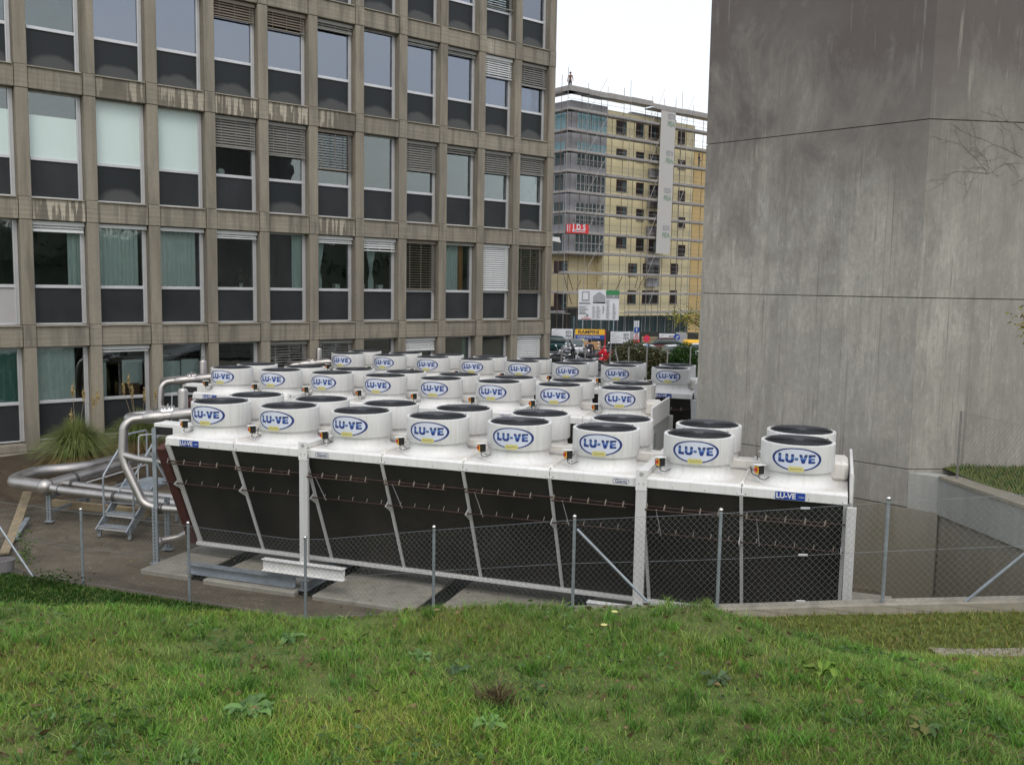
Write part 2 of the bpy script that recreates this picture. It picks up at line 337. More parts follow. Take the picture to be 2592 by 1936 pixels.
# ------------------------------------------------------------------ mesh helpers
class MB:
    def __init__(s): s.v = []; s.f = []
    def add(s, vs, fs):
        o = len(s.v); s.v += [tuple(q) for q in vs]; s.f += [tuple(i+o for i in q) for q in fs]; return s
    def box(s, a, b):
        (x0, y0, z0), (x1, y1, z1) = a, b
        return s.add([(x0,y0,z0),(x1,y0,z0),(x1,y1,z0),(x0,y1,z0),(x0,y0,z1),(x1,y0,z1),(x1,y1,z1),(x0,y1,z1)],
                     [(0,3,2,1),(4,5,6,7),(0,1,5,4),(1,2,6,5),(2,3,7,6),(3,0,4,7)])
    def bbox(s, a, b, e=.008):
        """box with chamfered upright and long edges"""
        (x0, y0, z0), (x1, y1, z1) = a, b
        e = min(e, abs(x1-x0)*.45, abs(y1-y0)*.45, abs(z1-z0)*.45)
        bm = bmesh.new(); bmesh.ops.create_cube(bm, size=1)
        for q in bm.verts: q.co = ((x0+x1)/2+q.co.x*(x1-x0), (y0+y1)/2+q.co.y*(y1-y0), (z0+z1)/2+q.co.z*(z1-z0))
        bmesh.ops.bevel(bm, geom=bm.edges[:], offset=e, segments=1, affect='EDGES')
        bm.verts.index_update(); s.add([q.co for q in bm.verts], [[q.index for q in f.verts] for f in bm.faces]); bm.free(); return s
    def obox(s, o, ax, ay, az):
        """parallelepiped: corner o and three edge vectors"""
        o, ax, ay, az = map(Vector, (o, ax, ay, az))
        vs = [o, o+ax, o+ax+ay, o+ay, o+az, o+ax+az, o+ax+ay+az, o+ay+az]
        fs = [(0,3,2,1),(4,5,6,7),(0,1,5,4),(1,2,6,5),(2,3,7,6),(3,0,4,7)]
        if ax.cross(ay).dot(az) < 0: fs = [f[::-1] for f in fs]
        return s.add(vs, fs)
    def bar(s, a, b, w, h, up=(0, 0, 1)):
        a, b = Vector(a), Vector(b); d = (b-a); u = Vector(up)
        x = d.cross(u)
        if x.length < 1e-5: x = d.cross(Vector((0, 1, 0)))
        x.normalize(); y = x.cross(d).normalized()
        return s.obox(a-x*w/2-y*h/2, x*w, y*h, d)
    def tube(s, path, r, n=8, cap=True):
        path = [Vector(q) for q in path]; rs = r if isinstance(r, (list, tuple)) else [r]*len(path)
        k = len(path); o = len(s.v)
        d0 = (path[1]-path[0]).normalized(); x = d0.orthogonal().normalized()
        for i, q in enumerate(path):
            d = ((path[min(i+1, k-1)]-q).normalized() + (q-path[max(i-1, 0)]).normalized())
            d = d.normalized() if d.length > 1e-6 else d0
            x = (x - d*x.dot(d)).normalized(); y = d.cross(x)
            for j in range(n):
                a = 2*math.pi*j/n; s.v.append(tuple(q + (x*math.cos(a) + y*math.sin(a))*rs[i]))
        for i in range(k-1):
            for j in range(n):
                s.f.append((o+i*n+j, o+i*n+(j+1) % n, o+(i+1)*n+(j+1) % n, o+(i+1)*n+j))
        if cap: s.f.append(tuple(o+j for j in range(n))[::-1]); s.f.append(tuple(o+(k-1)*n+j for j in range(n)))
        return s
    def lathe(s, prof, n=32, c=(0, 0, 0), close=False):
        o = len(s.v)
        for (r, z) in prof:
            for j in range(n): a = 2*math.pi*j/n; s.v.append((c[0]+r*math.cos(a), c[1]+r*math.sin(a), c[2]+z))
        for i in range(len(prof)-1):
            for j in range(n): s.f.append((o+i*n+j, o+i*n+(j+1) % n, o+(i+1)*n+(j+1) % n, o+(i+1)*n+j))
        if close: s.f.append(tuple(o+j for j in range(n))[::-1]); s.f.append(tuple(o+(len(prof)-1)*n+j for j in range(n)))
        return s
    def prism(s, poly, z0, z1):
        n = len(poly); ar = sum(poly[i][0]*poly[(i+1) % n][1]-poly[(i+1) % n][0]*poly[i][1] for i in range(n))
        if ar < 0: poly = poly[::-1]
        return s.add([(x, y, z0) for x, y in poly]+[(x, y, z1) for x, y in poly],
                     [tuple(range(n))[::-1], tuple(range(n, 2*n))]+[(i, (i+1) % n, n+(i+1) % n, n+i) for i in range(n)])
    def sphere(s, c, r, u=10, v=6, sz=1.):
        prof = [(max(1e-4, r*math.sin(math.pi*i/v)), -r*sz*math.cos(math.pi*i/v)) for i in range(v+1)]
        return s.lathe(prof, u, c)
    def map(s, fn): s.v = [tuple(fn(Vector(q))) for q in s.v]; return s
    def build(s, name, mt, parent=None, smooth=False):
        me = bpy.data.meshes.new(name); me.from_pydata(s.v, [], s.f); me.materials.append(MATS[mt]); me.update()
        return mkobj(name, me, parent, smooth)
def mkobj(name, me, parent=None, smooth=False):
    if smooth:
        me.polygons.foreach_set('use_smooth', [True]*len(me.polygons))
        try: me.set_sharp_from_angle(angle=R(35))
        except Exception: pass
    o = bpy.data.objects.new(name, me); COL.objects.link(o)
    if parent: o.parent = parent
    return o
def inst(name, me, parent, loc=(0, 0, 0), rz=0):
    o = bpy.data.objects.new(name, me); COL.objects.link(o); o.parent = parent; o.location = loc; o.rotation_euler = (0, 0, rz); return o
def thing(name, label, cat, loc=(0, 0, 0), rz=0, group=None):
    o = bpy.data.objects.new(name, None); COL.objects.link(o); o.location = loc; o.rotation_euler = (0, 0, rz); o.empty_display_size = .2
    return tag(o, label, cat, group)
def tag(o, label, cat, group=None):
    o['label'] = label; o['category'] = cat
    if group: o['group'] = group
    return o
def kind(o, k='structure', label=None, cat=None):
    o['kind'] = k
    if label: o['label'] = label
    if cat: o['category'] = cat
    return o
def copy_tree(o, parent=None):
    c = o.copy(); COL.objects.link(c); c.parent = parent
    for ch in [q for q in bpy.data.objects if q.parent == o]: copy_tree(ch, c)
    return c
FONTM = {}
def text_mesh(s, size=1., bold=0., align='CENTER', space=1.):
    key = (s, size, bold, align, space)
    if key in FONTM: return FONTM[key]
    cu = bpy.data.curves.new('t', 'FONT'); cu.body = s; cu.size = size; cu.offset = bold; cu.align_x = align; cu.align_y = 'CENTER'; cu.space_character = space; cu.resolution_u = 3
    ob = bpy.data.objects.new('t', cu); COL.objects.link(ob); bpy.context.view_layer.update()
    me = ob.evaluated_get(bpy.context.evaluated_depsgraph_get()).to_mesh()
    res = ([tuple(v.co) for v in me.vertices], [tuple(p.vertices) for p in me.polygons])
    ob.to_mesh_clear() if False else None
    bpy.data.objects.remove(ob); bpy.data.curves.remove(cu)
    FONTM[key] = res; return res
def put_text(mb, s, o, ax, az, size, bold=0., align='CENTER', space=1., sx=1.):
    """flat lettering: origin o, reading direction ax, up az"""
    vs, fs = text_mesh(s, 1., bold, align, space); o, ax, az = Vector(o), Vector(ax), Vector(az)
    mb.add([o+ax*(v[0]*size*sx)+az*(v[1]*size) for v in vs], fs); return mb
def fillet(pts, r, n=6):
    """round the corners of a poly-line"""
    pts = [Vector(p) for p in pts]; out = [pts[0]]
    for i in range(1, len(pts)-1):
        a, b, c = pts[i-1], pts[i], pts[i+1]; k = min(r, (a-b).length*.48, (c-b).length*.48)
        p, q = b+(a-b).normalized()*k, b+(c-b).normalized()*k
        for j in range(n+1): t = j/n; out.append(p*(1-t)**2 + b*2*t*(1-t) + q*t*t)
    return out + [pts[-1]]
def tri_cloud(name, V, F, tint, mt, parent=None):
    """fast mesh from numpy arrays with a per-vertex tint"""
    me = bpy.data.meshes.new(name); nv, nf = len(V), len(F)
    me.vertices.add(nv); me.vertices.foreach_set('co', V.astype(np.float32).ravel())
    me.loops.add(nf*3); me.loops.foreach_set('vertex_index', F.astype(np.int32).ravel())
    me.polygons.add(nf); me.polygons.foreach_set('loop_start', np.arange(nf, dtype=np.int32)*3)
    try: me.polygons.foreach_set('loop_total', np.full(nf, 3, np.int32))
    except Exception: pass
    at = me.color_attributes.new('tint', 'FLOAT_COLOR', 'POINT')
    at.data.foreach_set('color', np.concatenate([tint, np.ones((nv, 1))], 1).astype(np.float32).ravel())
    me.materials.append(MATS[mt]); me.update(); me.validate()
    return mkobj(name, me, parent)
NR = np.random.default_rng(11)
def blades(P, h, w, lean, cols, dry=.0, tipc=None):
    """grass blades at points P (N,3): 3 triangles each"""
    n = len(P); a = NR.uniform(0, 2*np.pi, n); b = NR.uniform(0, 2*np.pi, n)
    h = h*NR.uniform(.5, 1.25, n); w = w*NR.uniform(.6, 1.3, n); L = lean*h*NR.uniform(.2, 1.3, n)
    sx, sy = np.cos(a)*w, np.sin(a)*w; lx, ly = np.cos(b)*L, np.sin(b)*L
    V = np.zeros((n, 5, 3)); V[:] = P[:, None, :]
    V[:, 0, 0] -= sx; V[:, 0, 1] -= sy; V[:, 1, 0] += sx; V[:, 1, 1] += sy
    V[:, 2, 0] += lx*.35-sx*.7; V[:, 2, 1] += ly*.35-sy*.7; V[:, 2, 2] += h*.62
    V[:, 3, 0] += lx*.35+sx*.7; V[:, 3, 1] += ly*.35+sy*.7; V[:, 3, 2] += h*.62
    V[:, 4, 0] += lx; V[:, 4, 1] += ly; V[:, 4, 2] += h
    F = np.array([[0, 1, 3], [0, 3, 2], [2, 3, 4]])[None] + (np.arange(n)*5)[:, None, None]
    c = np.array(cols)[NR.integers(0, len(cols), n)]*NR.uniform(.7, 1.3, (n, 1))
    d = NR.random(n) < dry; c[d] = np.array([.26, .20, .085])*NR.uniform(.6, 1.2, (d.sum(), 1))
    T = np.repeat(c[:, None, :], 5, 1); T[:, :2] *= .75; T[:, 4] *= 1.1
    return V.reshape(-1, 3), F.reshape(-1, 3), T.reshape(-1, 3)
def leaves(C, size, cols, flat=.5):
    """small two-triangle leaves at points C"""
    n = len(C); d = NR.normal(size=(n, 3)); d[:, 2] *= flat; d /= np.linalg.norm(d, axis=1)[:, None]
    e = NR.normal(size=(n, 3)); e -= d*(e*d).sum(1)[:, None]; e /= np.linalg.norm(e, axis=1)[:, None]
    s = size*NR.uniform(.6, 1.4, (n, 1)); V = np.stack([C-d*s, C+e*s*.45, C+d*s, C-e*s*.45], 1)
    F = np.array([[0, 1, 2], [0, 2, 3]])[None] + (np.arange(n)*4)[:, None, None]
    c = np.array(cols)[NR.integers(0, len(cols), n)]*NR.uniform(.6, 1.4, (n, 1))
    return V.reshape(-1, 3), F.reshape(-1, 3), np.repeat(c[:, None], 4, 1).reshape(-1, 3)
# ================================================================== SETTING
def lerp(x, tab):
    if x <= tab[0][0]: return tab[0][1]
    for (a, va), (b, vb) in zip(tab, tab[1:]):
        if x <= b: return va+(vb-va)*(x-a)/(b-a)
    return tab[-1][1]
def grid_mesh(name, xs, ys, zf, mt, yf=None):
    V = []; F = []; nx = len(xs)
    for y in ys:
        for x in xs:
            yy = yf(x, y) if yf else y; V.append((x, yy, zf(x, yy)))
    for j in range(len(ys)-1):
        for i in range(nx-1): F.append((j*nx+i, j*nx+i+1, (j+1)*nx+i+1, (j+1)*nx+i))
    me = bpy.data.meshes.new(name); me.from_pydata(V, [], F); me.materials.append(MATS[mt]); me.update()
    return mkobj(name, me, None, True)
# wide ground: service yard, street falling away behind, out to the horizon
GZ = [(-900, -.4), (10, -.03), (27, -.03), (36, .25), (54, .38), (61, -.28), (75, -.42), (92, -.9), (900, -1.)]
xs = [-900, -300, -120, -60, -40]+[-30+2*i for i in range(41)]+[60, 90, 130, 300, 900]
ys = [-900, -200, -60, -20]+[-10+2*i for i in range(60)]+[115, 130, 160, 300, 900]
def wob(x, y): return .02*math.sin(x*.9+y*.7)+.015*math.sin(x*1.7-y*1.3)
kind(grid_mesh('ground', xs, ys, lambda x, y: lerp(y, GZ)+(wob(x, y)*.6 if y < 30 else 0), 'soil'))
kind(grid_mesh('street', [-60, -30, 0, 10, 20, 30, 60, 120], [34.5, 38, 42, 46, 50, 52, 54, 56, 58, 60, 61, 62, 65, 70, 75, 80, 86, 92, 100, 140], lambda x, y: lerp(y, GZ)+.06, 'asphalt'))
# planting bed and bank along the office facade
fa = Frame((-12.4508, 23.6741), FAZ)
mbk = MB(); prof = [(0.1, .46), (.9, .42), (1.7, .33), (2.6, .14), (3.6, .0), (4.2, -.06)]
S_ = [-9+.6*i for i in range(47)]
for s_ in S_:
    for t_, z_ in prof:
        mbk.v.append(tuple(fa.P(s_, t_, z_+.03*math.sin(s_*2.3+t_*3)+.02*math.sin(s_*5.1))))
for i in range(len(S_)-1):
    for j in range(len(prof)-1): a = i*len(prof)+j; mbk.f.append((a, a+1, a+len(prof)+1, a+len(prof)))
kind(mbk.build('soil_bank', 'mulch', None, True))

# fence line in front of the pit and the lawn mound the camera stands on
def fy(x): return 12.22-.365*x
FZ = [(-30, 0.), (-3, .0), (-1.1, .37), (.75, .72), (2.6, 1.01), (4.36, 1.33), (7.4, 1.85), (14, 2.1)]
def fz(x): return lerp(x, FZ)
CR = [(-12, 3.0), (-5, 3.08), (-3, 3.08), (-1.57, 3.04), (-.5, 3.10), (0, 3.12), (1.15, 3.13), (2.33, 2.87), (3, 2.82), (5, 2.75), (14, 2.7)]
YC = 5.15
def lawn_z(x, y):
    zc = lerp(x, CR); b = .018*math.sin(x*2.1+y*1.3)+.014*math.sin(x*4.3-y*3.1)+.010*math.sin(x*7.7+y*6.1)
    if y <= YC:
        u = max(0., min(1., (y-2.2)/(YC-2.2))); return 3.33+(zc-3.33)*u**1.6+b
    zl = max(.03, fz(x)-.09); yl = fy(x)-1.45; u = min(1., (y-YC)/max(.5, yl-YC))
    e = u*(1.12-.12*u); e = min(1, e)
    return zc+(zl-zc)*e + b*(1-.6*u)
lx = [-16+.35*i for i in range(92)]; lt = [i/80 for i in range(81)]
def lawn_y(x, t): return -14+(fy(x)-.14+14)*(t if t < .3 else .3+(t-.3)) if False else (-14+(t/.2)*14 if t < .2 else (t-.2)/.8*(fy(x)-.12))
lawn = kind(grid_mesh('lawn', lx, lt, lawn_z, 'turf_soil', lawn_y))

# grass, clover and flowers
def scatter(n, y0, y1, xf):
    u = NR.random(n); Y = y0*(y1/y0)**u; X = NR.uniform(-1, 1, n)*xf(Y)
    return X, Y
GREEN = [(.135, .225, .034), (.110, .200, .030), (.165, .240, .042), (.215, .260, .060), (.095, .170, .030), (.26, .27, .085), (.12, .19, .05)]
DULL = [(.15, .19, .036), (.125, .165, .034), (.18, .20, .045), (.20, .18, .055)]
DEEP = [(.030, .105, .010), (.038, .125, .013), (.028, .090, .010)]
def patchy(X, Y): return np.sin(X*2.1+Y*1.7)*np.sin(X*.9-Y*2.6+1)+.5*np.sin(X*5.2+Y*4.1)
X, Y = scatter(250000, 2.45, 6.1, lambda y: y*.66+.5)
pz = patchy(X, Y); X = X+NR.normal(0, .01, len(X))
keep = NR.random(len(X)) < (.72+.28*np.clip(pz, -1, 1)); X, Y, pz = X[keep], Y[keep], pz[keep]
Z = np.array([lawn_z(a, b) for a, b in zip(X, Y)])-.005
hgt = .035+.014*np.clip(pz, -1, 1)
V1, F1, T1 = blades(np.stack([X, Y, Z], 1), hgt, .0019, .95, np.array(GREEN)*np.array([1.06, 1.34, 1.10]), .10)
tone = (1+.16*np.clip(np.sin(X*1.3+Y*.8)+np.sin(X*.6-Y*1.9+2), -1.5, 1.5)); yel = .10*np.clip(np.sin(X*2.9+1.7*Y+.5)*np.sin(X*1.1-Y*2.2), 0, 1)
T1 *= np.repeat(tone, 5)[:, None]; T1[:, 0] += np.repeat(yel, 5)*.8*T1[:, 1]*3
tri_cloud_in = [(V1, F1, T1)]
# taller tufts and lying thatch
tx_, ty_ = scatter(1300, 2.5, 6.0, lambda y: y*.66+.4); k_ = NR.integers(14, 46, 1300); X2 = np.repeat(tx_, k_)+NR.normal(0, .022, k_.sum()); Y2 = np.repeat(ty_, k_)+NR.normal(0, .022, k_.sum())
Z2 = np.array([lawn_z(a, b) for a, b in zip(X2, Y2)]); tint_ = (np.array(GREEN)*np.array([.86, 1.0, 1.0]))[NR.integers(0, len(GREEN), 1300)]*NR.uniform(.7, 1.35, (1300, 1))*np.array([[.92, 1.05, .9]])
V2, F2, T2 = blades(np.stack([X2, Y2, Z2], 1), .055, .0022, .9, [(1, 1, 1)], 0); T2 *= np.repeat(np.repeat(tint_, k_, 0), 5, 0); tri_cloud_in.append((V2, F2, T2))
X3, Y3 = scatter(12000, 2.5, 6.0, lambda y: y*.66+.4); q = np.sin(X3*3.1+Y3*1.9+1)*np.sin(X3*1.2-Y3*2.7) > -.25; X3, Y3 = X3[q], Y3[q]
Z3 = np.array([lawn_z(a, b) for a, b in zip(X3, Y3)])+.012
tri_cloud_in.append(blades(np.stack([X3, Y3, Z3], 1), .020, .0016, 3.2, [(.22, .18, .085), (.16, .125, .06), (.26, .22, .12), (.12, .085, .045)], 0))
def lawn_part(n, y0, y1, xa, xb, cols, h, wd, dry=.05):
    X = NR.uniform(xa, xb, n); Y = np.array([fy(a) for a in X]) - NR.uniform(y0, y1, n)
    Z = np.array([lawn_z(a, b) for a, b in zip(X, Y)]); return blades(np.stack([X, Y, Z], 1), h, wd, .8, cols, dry)
tri_cloud_in.append(lawn_part(26000, .16, 2.6, 1.2, 8.5, np.array(DULL)*1.3, .055, .006, .12))
tri_cloud_in.append(lawn_part(52000, .16, 2.9, -9.2, 1.2, np.array(DEEP)*.72, .05, .007, .0))
o = 0; Vs, Fs, Ts = [], [], []
for a, b, c in tri_cloud_in: Vs.append(a); Fs.append(b+o); Ts.append(c); o += len(a)
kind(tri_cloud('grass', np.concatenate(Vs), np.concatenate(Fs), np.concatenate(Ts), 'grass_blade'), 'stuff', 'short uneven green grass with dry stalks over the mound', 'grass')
# low clover and plantain leaves between the blades
X, Y = scatter(7000, 2.5, 5.6, lambda y: y*.66+.4); q = patchy(X*1.3+4, Y*1.2) > .35; X, Y = X[q], Y[q]
Z = np.array([lawn_z(a, b) for a, b in zip(X, Y)])+NR.uniform(.01, .045, len(X))
V, F, T = leaves(np.stack([X, Y, Z], 1), .016, [(.07, .14, .03), (.09, .16, .05), (.06, .11, .03)], .25)
kind(tri_cloud('clover', V, F, T, 'leaf'), 'stuff', 'small clover leaves scattered among the grass', 'clover')
X, Y = scatter(1500, 2.5, 5.6, lambda y: y*.66+.4)
Z = np.array([lawn_z(a, b) for a, b in zip(X, Y)])+NR.uniform(.0, .03, len(X))
V, F, T = leaves(np.stack([X, Y, Z], 1), .02, [(.13, .085, .04), (.20, .14, .07), (.09, .06, .03)], .2)
kind(tri_cloud('dead_leaves', V, F, T, 'leaf'), 'stuff', 'withered brown leaf scraps lying in the grass', 'leaves')
def weed(px, py, n, ln, cols, label, up=.6, name='broadleaf_weed'):
    n = int(n*1.4)
    # walk the sight line down to the lawn
    r = ray(px, py); k = 2.
    while k < 30 and EYE+r.z*k > lawn_z(r.x*k, r.y*k)+.01: k += .01
    c = Vector((r.x*k, r.y*k, lawn_z(r.x*k, r.y*k)))
    root = thing(name, label, 'weed', c, rnd.uniform(0, 6), 'broad-leaved weeds in the lawn')
    for i in range(n):
        a = 2*math.pi*i/n+rnd.uniform(-.4, .4); L = ln*.66*rnd.uniform(.5, 1.15); wd = L*rnd.uniform(.34, .5); el = up*rnd.uniform(.5, 1.6)
        V = []; d = Vector((math.cos(a), math.sin(a), 0)); sd = Vector((-d.y, d.x, 0))
        prof = [(0, .08), (.2, .3), (.45, .95), (.7, 1.), (.88, .6), (1., .05)]
        for j, (u, ww) in enumerate(prof):
            h = L*(el*u - .75*el*u*u*1.1)+.012; p = d*(L*u)+sd*(.10*L*u*u*math.sin(i*2.4))+Vector((0, 0, h+.002+.008*math.sin(u*14+i)))
            V += [p-sd*wd*ww*.5+Vector((0, 0, .12*wd*ww)), p, p+sd*wd*ww*.5+Vector((0, 0, .12*wd*ww))]
        F = []
        for j in range(len(prof)-1):
            for q in (0, 1): F += [(j*3+q, j*3+q+1, j*3+q+4), (j*3+q, j*3+q+4, j*3+q+3)]
        T = np.tile(np.array(cols[i % len(cols)])*rnd.uniform(.75, 1.25), (len(V), 1)); T[1::3] *= 1.25
        tri_cloud('leaf', np.array([tuple(q) for q in V]), np.array(F), T, 'leaf', root)
WG = [(.13, .23, .07), (.15, .26, .09), (.10, .18, .06)]
weed(635, 1800, 11, .15, WG, 'largest broad-leaved weed rosette, pale green, left of centre in the lawn')
weed(1065, 1665, 7, .11, WG, 'small weed rosette left of the pair near the middle of the lawn', .5)
weed(1155, 1700, 8, .12, [(.07, .12, .05), (.06, .10, .05)], 'dull green weed rosette right of the pair near the middle of the lawn')
weed(1240, 1835, 9, .12, WG, 'weed rosette low in the middle, just below a brown dead tuft')
weed(1375, 1745, 7, .10, [(.06, .11, .03)], 'weed rosette right of the brown dead tuft')
weed(1815, 1725, 9, .11, [(.09, .14, .07), (.07, .12, .05)], 'greyish weed rosette on the right half of the lawn below the fence')
weed(2340, 1850, 10, .13, [(.08, .14, .05), (.14, .14, .04)], 'weed rosette with a yellowing leaf near the lower right corner')
weed(2080, 1715, 12, .12, [(.13, .22, .03), (.16, .24, .04)], 'bright yellow-green tuft of upright leaves on the right half of the lawn', 1.6)
weed(735, 1622, 5, .12, WG, 'weed with one pale upright leaf high on the left part of the lawn', .8)
weed(480, 1925, 8, .11, WG, 'weed rosette cut by the bottom edge of the picture on the left')
# brown dead tuft
r = ray(1258, 1785); k = 2.
while EYE+r.z*k > lawn_z(r.x*k, r.y*k)+.01: k += .01
P = np.tile(np.array([[r.x*k, r.y*k, lawn_z(r.x*k, r.y*k)]]), (260, 1)); P[:, :2] += NR.normal(0, .035, (260, 2))
V, F, T = blades(P, .09, .003, 1.1, [(.10, .075, .035), (.16, .12, .06), (.05, .04, .02)])
tag(tri_cloud('dead_tuft', V, F, T, 'grass_blade'), 'withered brown grass tuft in the middle of the lawn', 'tuft')
for (px, py, lb) in ((1556, 1551, 'yellow flower at the crest of the lawn, the one nearer the kerb'), (1529, 1584, 'yellow flower in the lawn, the lower left of the two')):
    c = None; r = ray(px, py); k = 2.
    while EYE+r.z*k > lawn_z(r.x*k, r.y*k)+.05: k += .01
    c = Vector((r.x*k, r.y*k, lawn_z(r.x*k, r.y*k))); root = thing('yellow_flower', lb, 'flower', c, 0, 'yellow flowers')
    MB().tube([(0, 0, 0), (.004, 0, .05)], .0015, 5).build('stem', 'print_green', root)
    f = MB()
    for i in range(9):
        a = i*2*math.pi/9; f.add([(.004, 0, .05), (.016*math.cos(a-.3), .016*math.sin(a-.3), .056), (.018*math.cos(a), .018*math.sin(a), .058), (.016*math.cos(a+.3), .016*math.sin(a+.3), .056)], [(0, 1, 2, 3)])
    f.build('petals', 'badge_yellow', root)
# narrow concrete path at the right edge
pth = MB(); a = [gz(2400, 1652, 1.06), gz(2800, 1634, 1.06), gz(2800, 1665, 1.06), gz(2400, 1668, 1.06)]
mp_ = grid_mesh('path', [4.4+.3*i for i in range(30)], [0, .33, .66, 1], lambda x, y: lawn_z(x, y)+.02, 'path_concrete', lambda x, t: fy(x)-1.22-.38*t)
kind(mp_)

# ------------------------------------------------------------------ kerb on the sloping retaining wall
kb = MB(); nseg = 24; x0, x1 = -1.0, 7.45
for i in range(nseg):
    xa, xb = x0+(x1-x0)*i/nseg, x0+(x1-x0)*(i+1)/nseg
    A, B = Vector((xa, fy(xa), fz(xa))), Vector((xb, fy(xb), fz(xb))); d = (B-A); nrm = Vector((.343, .939, 0))
    kb.add([A-nrm*.13-Vector((0, 0, .16)), B-nrm*.13-Vector((0, 0, .16)), B-nrm*.13, A-nrm*.13, A+nrm*.13, B+nrm*.13,
            Vector((xb, fy(xb), -.1))+nrm*.13, Vector((xa, fy(xa), -.1))+nrm*.13], [(0, 1, 2, 3), (3, 2, 5, 4), (4, 5, 6, 7)])
tag(kb.build('kerb_wall', 'concrete_kerb'), 'low sloping concrete kerb wall carrying the chain-link fence above the lawn', 'kerb')

# ------------------------------------------------------------------ concrete tower on the right
C_ = Vector((6.5, 15.)); A_ = Vector((3.6, 18.)); D_ = Vector((11., 15.52)); E_ = Vector((11., 20.5)); G_ = Vector((5.9, 20.8))
tw = thing('concrete_tower', 'windowless raw concrete tower with angled corner and horizontal joints on the right', 'tower', (6.5, 15, 0))
def inset(poly, k):
    c = sum(poly, Vector((0, 0)))/len(poly); return [(q+(c-q).normalized()*k) for q in poly]
poly = [A_, C_, D_, E_, G_]
def tower_course(z0, z1, pl, name='wall_course'):
    mb = MB(); e = .006; rings = []
    for (ins, z) in ((e, z0), (0, z0+e), (0, z1-e), (e, z1)): rings.append([Vector((q.x-6.5, q.y-15., z)) for q in inset(pl, ins)])
    n = len(pl)
    for rg in rings: mb.v += [tuple(q) for q in rg]
    for k in range(3):
        for i in range(n): mb.f.append((k*n+i, k*n+(i+1) % n, (k+1)*n+(i+1) % n, (k+1)*n+i))
    mb.f.append(tuple(range(n))[::-1]); mb.f.append(tuple(3*n+i for i in range(n)))
    return mb.build(name, 'concrete_tower', tw)
zj = [1.45, 2.08, 4.87, 7.67, 10.46, 12.2]
for a, b in zip(zj, zj[1:]): tower_course(a+.006, b-.006, poly)
jn = MB(); jn.prism([(q.x-6.5, q.y-15) for q in inset(poly, .05)], 1.3, 12.1); jn.build('joint_core', 'ink_grey', tw)
# pit wall under the tower, and the retaining wall running towards the camera
L_ = (C_-A_).normalized(); nL = Vector((L_.y, -L_.x))      # L_: along the wall to the right/near
if nL.dot(Vector((0, -1))) < 0: nL = -nL
Q_ = C_+L_*.52
def v3(q, z): return Vector((q.x, q.y, z))
pw = thing('pit_wall', 'stained damp concrete wall of the sunken yard below the tower', 'wall', (6.5, 15, 0))
mb = MB(); a0, a1 = A_+nL*.03-L_*9, Q_+nL*.03
mb.obox(v3(a0-C_, -.2)+Vector((0, 0, 0)), v3(a1-a0, 0), v3(-nL*.3, 0), (0, 0, 1.64)); mb.build('wall_face', 'concrete_pit', pw)
mb = MB(); a0, a1 = C_+nL*.0+L_*.01, Q_+nL*.0
mb.obox(v3(a0-C_, 1.445), v3(a1-a0, 0), v3(-nL*.3, 0), (0, 0, .585)); mb.build('wall_top', 'concrete_wall', pw)
rw = thing('retaining_wall', 'pale concrete retaining wall with a ledge running from the tower corner towards the lawn', 'wall', (0, 0, 0))
B_ = Vector((7.62, 9.35)); dR = (B_-Q_).normalized(); nR = Vector((-dR.y, dR.x))
if nR.x > 0: nR = -nR           # faces the pit
mb = MB(); mb.obox(v3(Q_-nR*.32, 1.43), v3(B_-Q_, 0), v3(nR*.34, 0), (0, 0, .58)); mb.build('upper_band', 'concrete_wall', rw)
mb = MB(); mb.obox(v3(Q_-nR*.32, -.2), v3(B_-Q_, 0), v3(nR*.30, 0), (0, 0, 1.63)); mb.build('lower_band', 'concrete_pit', rw)
mb = MB(); mb.obox(v3(Q_-nR*.36, 2.01), v3(B_-Q_, 0), v3(nR*.40, 0), (0, 0, .045)); mb.build('coping', 'concrete_kerb', rw)
# grass terrace between the retaining wall and the tower
def terr_z(x, y): return 2.03+.02*(x-7)+.022*max(0, y-12)+.02*math.sin(3*x+2*y)
tx = [7.1+.25*i for i in range(30)]; ty = [8.+.25*i for i in range(32)]
me_v = []; terr = kind(grid_mesh('grass_terrace', [6.9+.3*i for i in range(24)], [i/20 for i in range(21)], terr_z, 'turf_soil',
      lambda x, t: 8.4+t*(15.05+.115*(x-6.5)-8.4)))
for v in terr.data.vertices:
    if v.co.x < 7.7: v.co.x = max(v.co.x, (Q_.x+.3+(14.63-v.co.y)*.143))
X = NR.uniform(7.0, 12, 30000); Y = NR.uniform(9, 15.4, 30000)
q = X > Q_.x+.33+(14.63-Y)*.143; X, Y = X[q], Y[q]; Z = np.array([terr_z(a, b) for a, b in zip(X, Y)])
V, F, T = blades(np.stack([X, Y, Z], 1), .07, .006, .8, DULL+DEEP, .08)
kind(tri_cloud('terrace_grass', V, F, T, 'grass_blade'), 'stuff', 'short grass on the terrace below the tower wall', 'grass')
